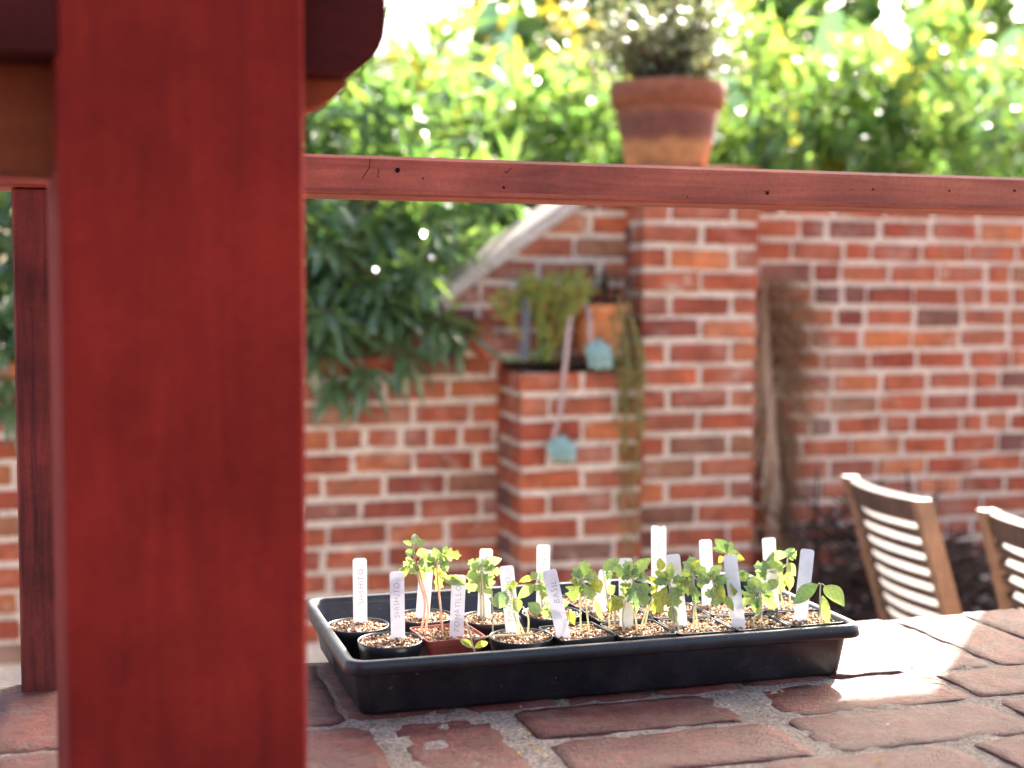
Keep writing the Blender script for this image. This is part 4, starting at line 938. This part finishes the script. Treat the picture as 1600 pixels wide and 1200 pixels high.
keep = lambda p: p.y > YW + .20 or (p.z > wall_top(p.x) + .10 and p.y > YW - .28 and p.x < .95)
ol = shrub('oleander_bush', 'dark glossy oleander bush spilling over the low end of the wall', 'bush', (.15, YW + .32, 1.36), (1.22, .42, .68), 520, .20, .036, M_ole, 41, 10, 7, keep)
# drooping sprays on its near side, leaf by leaf
lf_me = [mesh('oleander_leaf', leaf_tri(R, .175, w), LF) for w in (.030, .034, .038)]
rg = random.Random(77)
for (px, py, y, n, axis) in ((700, 505, YW - .16, 13, (.5, -.4, -.2)), (570, 590, YW - .18, 13, (.1, -.5, -.6)), (640, 560, YW - .14, 11, (.3, -.5, -.4)), (525, 600, YW - .17, 12, (-.2, -.4, -.7)), (600, 470, YW - .12, 12, (.2, -.5, .3)), (540, 520, YW - .16, 11, (0, -.6, .0)), (655, 430, YW + .0, 11, (.5, -.3, .3)), (500, 560, YW - .2, 11, (-.1, -.5, -.5)), (720, 520, YW - .12, 8, (.8, -.3, -.3)), (10, 600, YW - .1, 10, (-.1, -.4, -.5)), (4, 545, YW - .14, 10, (-.1, -.5, -.3)), (22, 640, YW - .14, 8, (0, -.4, -.7))) + tuple((rg.uniform(495, 690), rg.uniform(325, 520), YW - rg.uniform(-.05, .2), 10, (rg.uniform(-.4, .6), -.5, rg.uniform(-.2, .7))) for _ in range(15)):
    p = ony(px, py, y); ax = Vector(axis).normalized(); q = ax.to_track_quat('Z', 'Y').to_matrix()
    for i in range(n):
        a = 6.283 * i / n + rg.uniform(-.3, .3); e_ = rg.uniform(.6, 1.35)
        d = q @ Vector((math.cos(a) * math.sin(e_), math.sin(a) * math.sin(e_), math.cos(e_))); d = (d - Vector((0, 0, .45))).normalized()
        s = d.cross(Vector((rg.gauss(0, .3), rg.gauss(0, .3), 1))).normalized(); u = s.cross(d)
        lo = p - Vector(ol.location) - ax * rg.uniform(0, .05); sc = rg.uniform(.75, 1.1)
        obj('leaf', R.choice(lf_me), M_ole, ol, lo, Matrix((s, d, u)).transposed().to_euler(), (sc, sc, sc))
    tw = p - Vector(ol.location)
    obj('twig', MB().tube(smooth_path([tw, tw + Vector((-.1, .16, .06)), tw + Vector((-.2, .42, .0))], 3), .004, 5, .006).mesh('twig', True), M_bark, ol)

beyond = lambda p: p.y > YW + .36
shrub('sunlit_shrub', 'bright sunlit willow-leaved shrub left of the big terracotta pot', 'bush', (1.05, 4.35, 1.62), (.85, .34, 0.74), 357, .21, .038, M_hedge, 51, 8, 6, beyond, gold=.03)
shrub('sunlit_shrub', 'bright sunlit shrub directly behind the big terracotta pot', 'bush', (1.95, 4.5, 1.62), (.75, .34, 0.66), 250, .21, .038, M_hedge, 52, 8, 6, beyond, gold=.03)
shrub('sunlit_shrub', 'bright sunlit shrub just right of the big terracotta pot', 'bush', (2.80, 4.45, 1.70), (.75, .34, 0.78), 240, .21, .038, M_hedge, 53, 8, 6, beyond, gold=.03)
shrub('sunlit_shrub', 'bright sunlit shrub at the right edge of the picture', 'bush', (3.75, 4.5, 1.78), (.85, .34, 0.84), 270, .21, .038, M_hedge, 54, 8, 6, beyond, gold=.03)
shrub('sunlit_shrub', 'bright sunlit shrub behind the oleander beside the porch post', 'bush', (.05, 4.3, 1.58), (.80, .34, 0.70), 297, .21, .038, M_hedge, 55, 8, 6, beyond, gold=.03)

def banana(name, label, loc, seed, n, L, w, zt):
    rg = random.Random(seed); t = thing(name, label, 'banana plant', loc, group='broad-leaved plants in the far garden')
    obj('stalk', MB().tube([(0, 0, 0), (.03, 0, zt * .5), (0, .02, zt)], .10, 10, .06).mesh('stalk', True), M_trail, t)
    for i in range(n):
        a = 2.4 * i + rg.uniform(-.3, .3); e_ = rg.uniform(.8, 1.45); k = 9; l = L * rg.uniform(.7, 1.1); V = []
        dh = Vector((math.cos(a), math.sin(a), 0)); s = Vector((-dh.y, dh.x, 0))
        for j in range(k + 1):
            u = j / k; p = Vector((0, 0, zt)) + dh * (l * u * math.cos(e_)) + Vector((0, 0, l * math.sin(e_) * u - l * .30 * u * u))
            ww = w / 2 * max(.05, math.sin(math.pi * min(.99, u * .9 + .06)) ** .6)
            V += [p - s * ww + Vector((0, 0, ww * .35)), p, p + s * ww + Vector((0, 0, ww * .35))]
        obj('leaf', mesh('banana_leaf', V, [q for j in range(k) for q in ((3 * j, 3 * j + 1, 3 * j + 4, 3 * j + 3), (3 * j + 1, 3 * j + 2, 3 * j + 5, 3 * j + 4))], True), M_banana if rg.random() < .9 else M_gold, t)
for i, (x, y, zt, lab) in enumerate(((1.55, 5.6, 1.35, 'broad-leaved plant rising behind the shrubs, nearest the porch post'), (2.45, 5.8, 1.45, 'broad-leaved plant rising left of the big terracotta pot'), (3.6, 5.6, 1.4, 'broad-leaved plant with long blades just right of the big pot'), (4.7, 5.8, 1.5, 'broad-leaved plant rising at the top right corner'))):
    banana('broad_leaved_plant', lab, (x, y, 0), 60 + i, 20, 1.75, .23, zt)
shrub('golden_shrub', 'golden yellow shrub glowing behind the sunlit shrubs', 'bush', (1.9, 5.6, 2.3), (.8, .3, .4), 60, .13, .035, M_gold, 71, 9, 4, None)
shrub('far_tree', 'pale green tree standing far behind on the right', 'tree', (7.2, 9.5, 3.0), (2.6, 1.2, 1.9), 700, .26, .09, M_hedge, 72, 10, 3, None, group='trees far behind')
shrub('far_tree', 'pale green tree standing far behind in the middle', 'tree', (4.4, 10.0, 3.0), (1.7, .8, 1.9), 620, .26, .09, M_hedge, 73, 10, 3, None, group='trees far behind')

# neighbour's house whose roof edge shows at the top left
h0 = Vector((3.0, 13.5, 0))
ho = thing('neighbour_house', 'pale house with a grey pitched roof edge beyond the garden', 'house', h0)
obj('wall', MB().box(-2.2, 3.0, 0, 3, 0, 2.9).mesh('wall'), M_house, ho)
rf = [(-2.7, -.4, 2.85), (3.3, -.4, 2.85), (3.3, 1.6, 4.0), (-2.7, 1.6, 4.0), (3.3, 3.4, 2.85), (-2.7, 3.4, 2.85)]
rv = rf + [(x, y, z - .12) for x, y, z in rf]
obj('roof', mesh('roof', rv, [(0, 1, 2, 3), (3, 2, 4, 5), (6, 9, 8, 7), (9, 11, 10, 8), (0, 6, 7, 1), (5, 4, 10, 11), (1, 7, 8, 2), (2, 8, 10, 4), (0, 3, 9, 6), (3, 5, 11, 9)]), M_roof, ho)
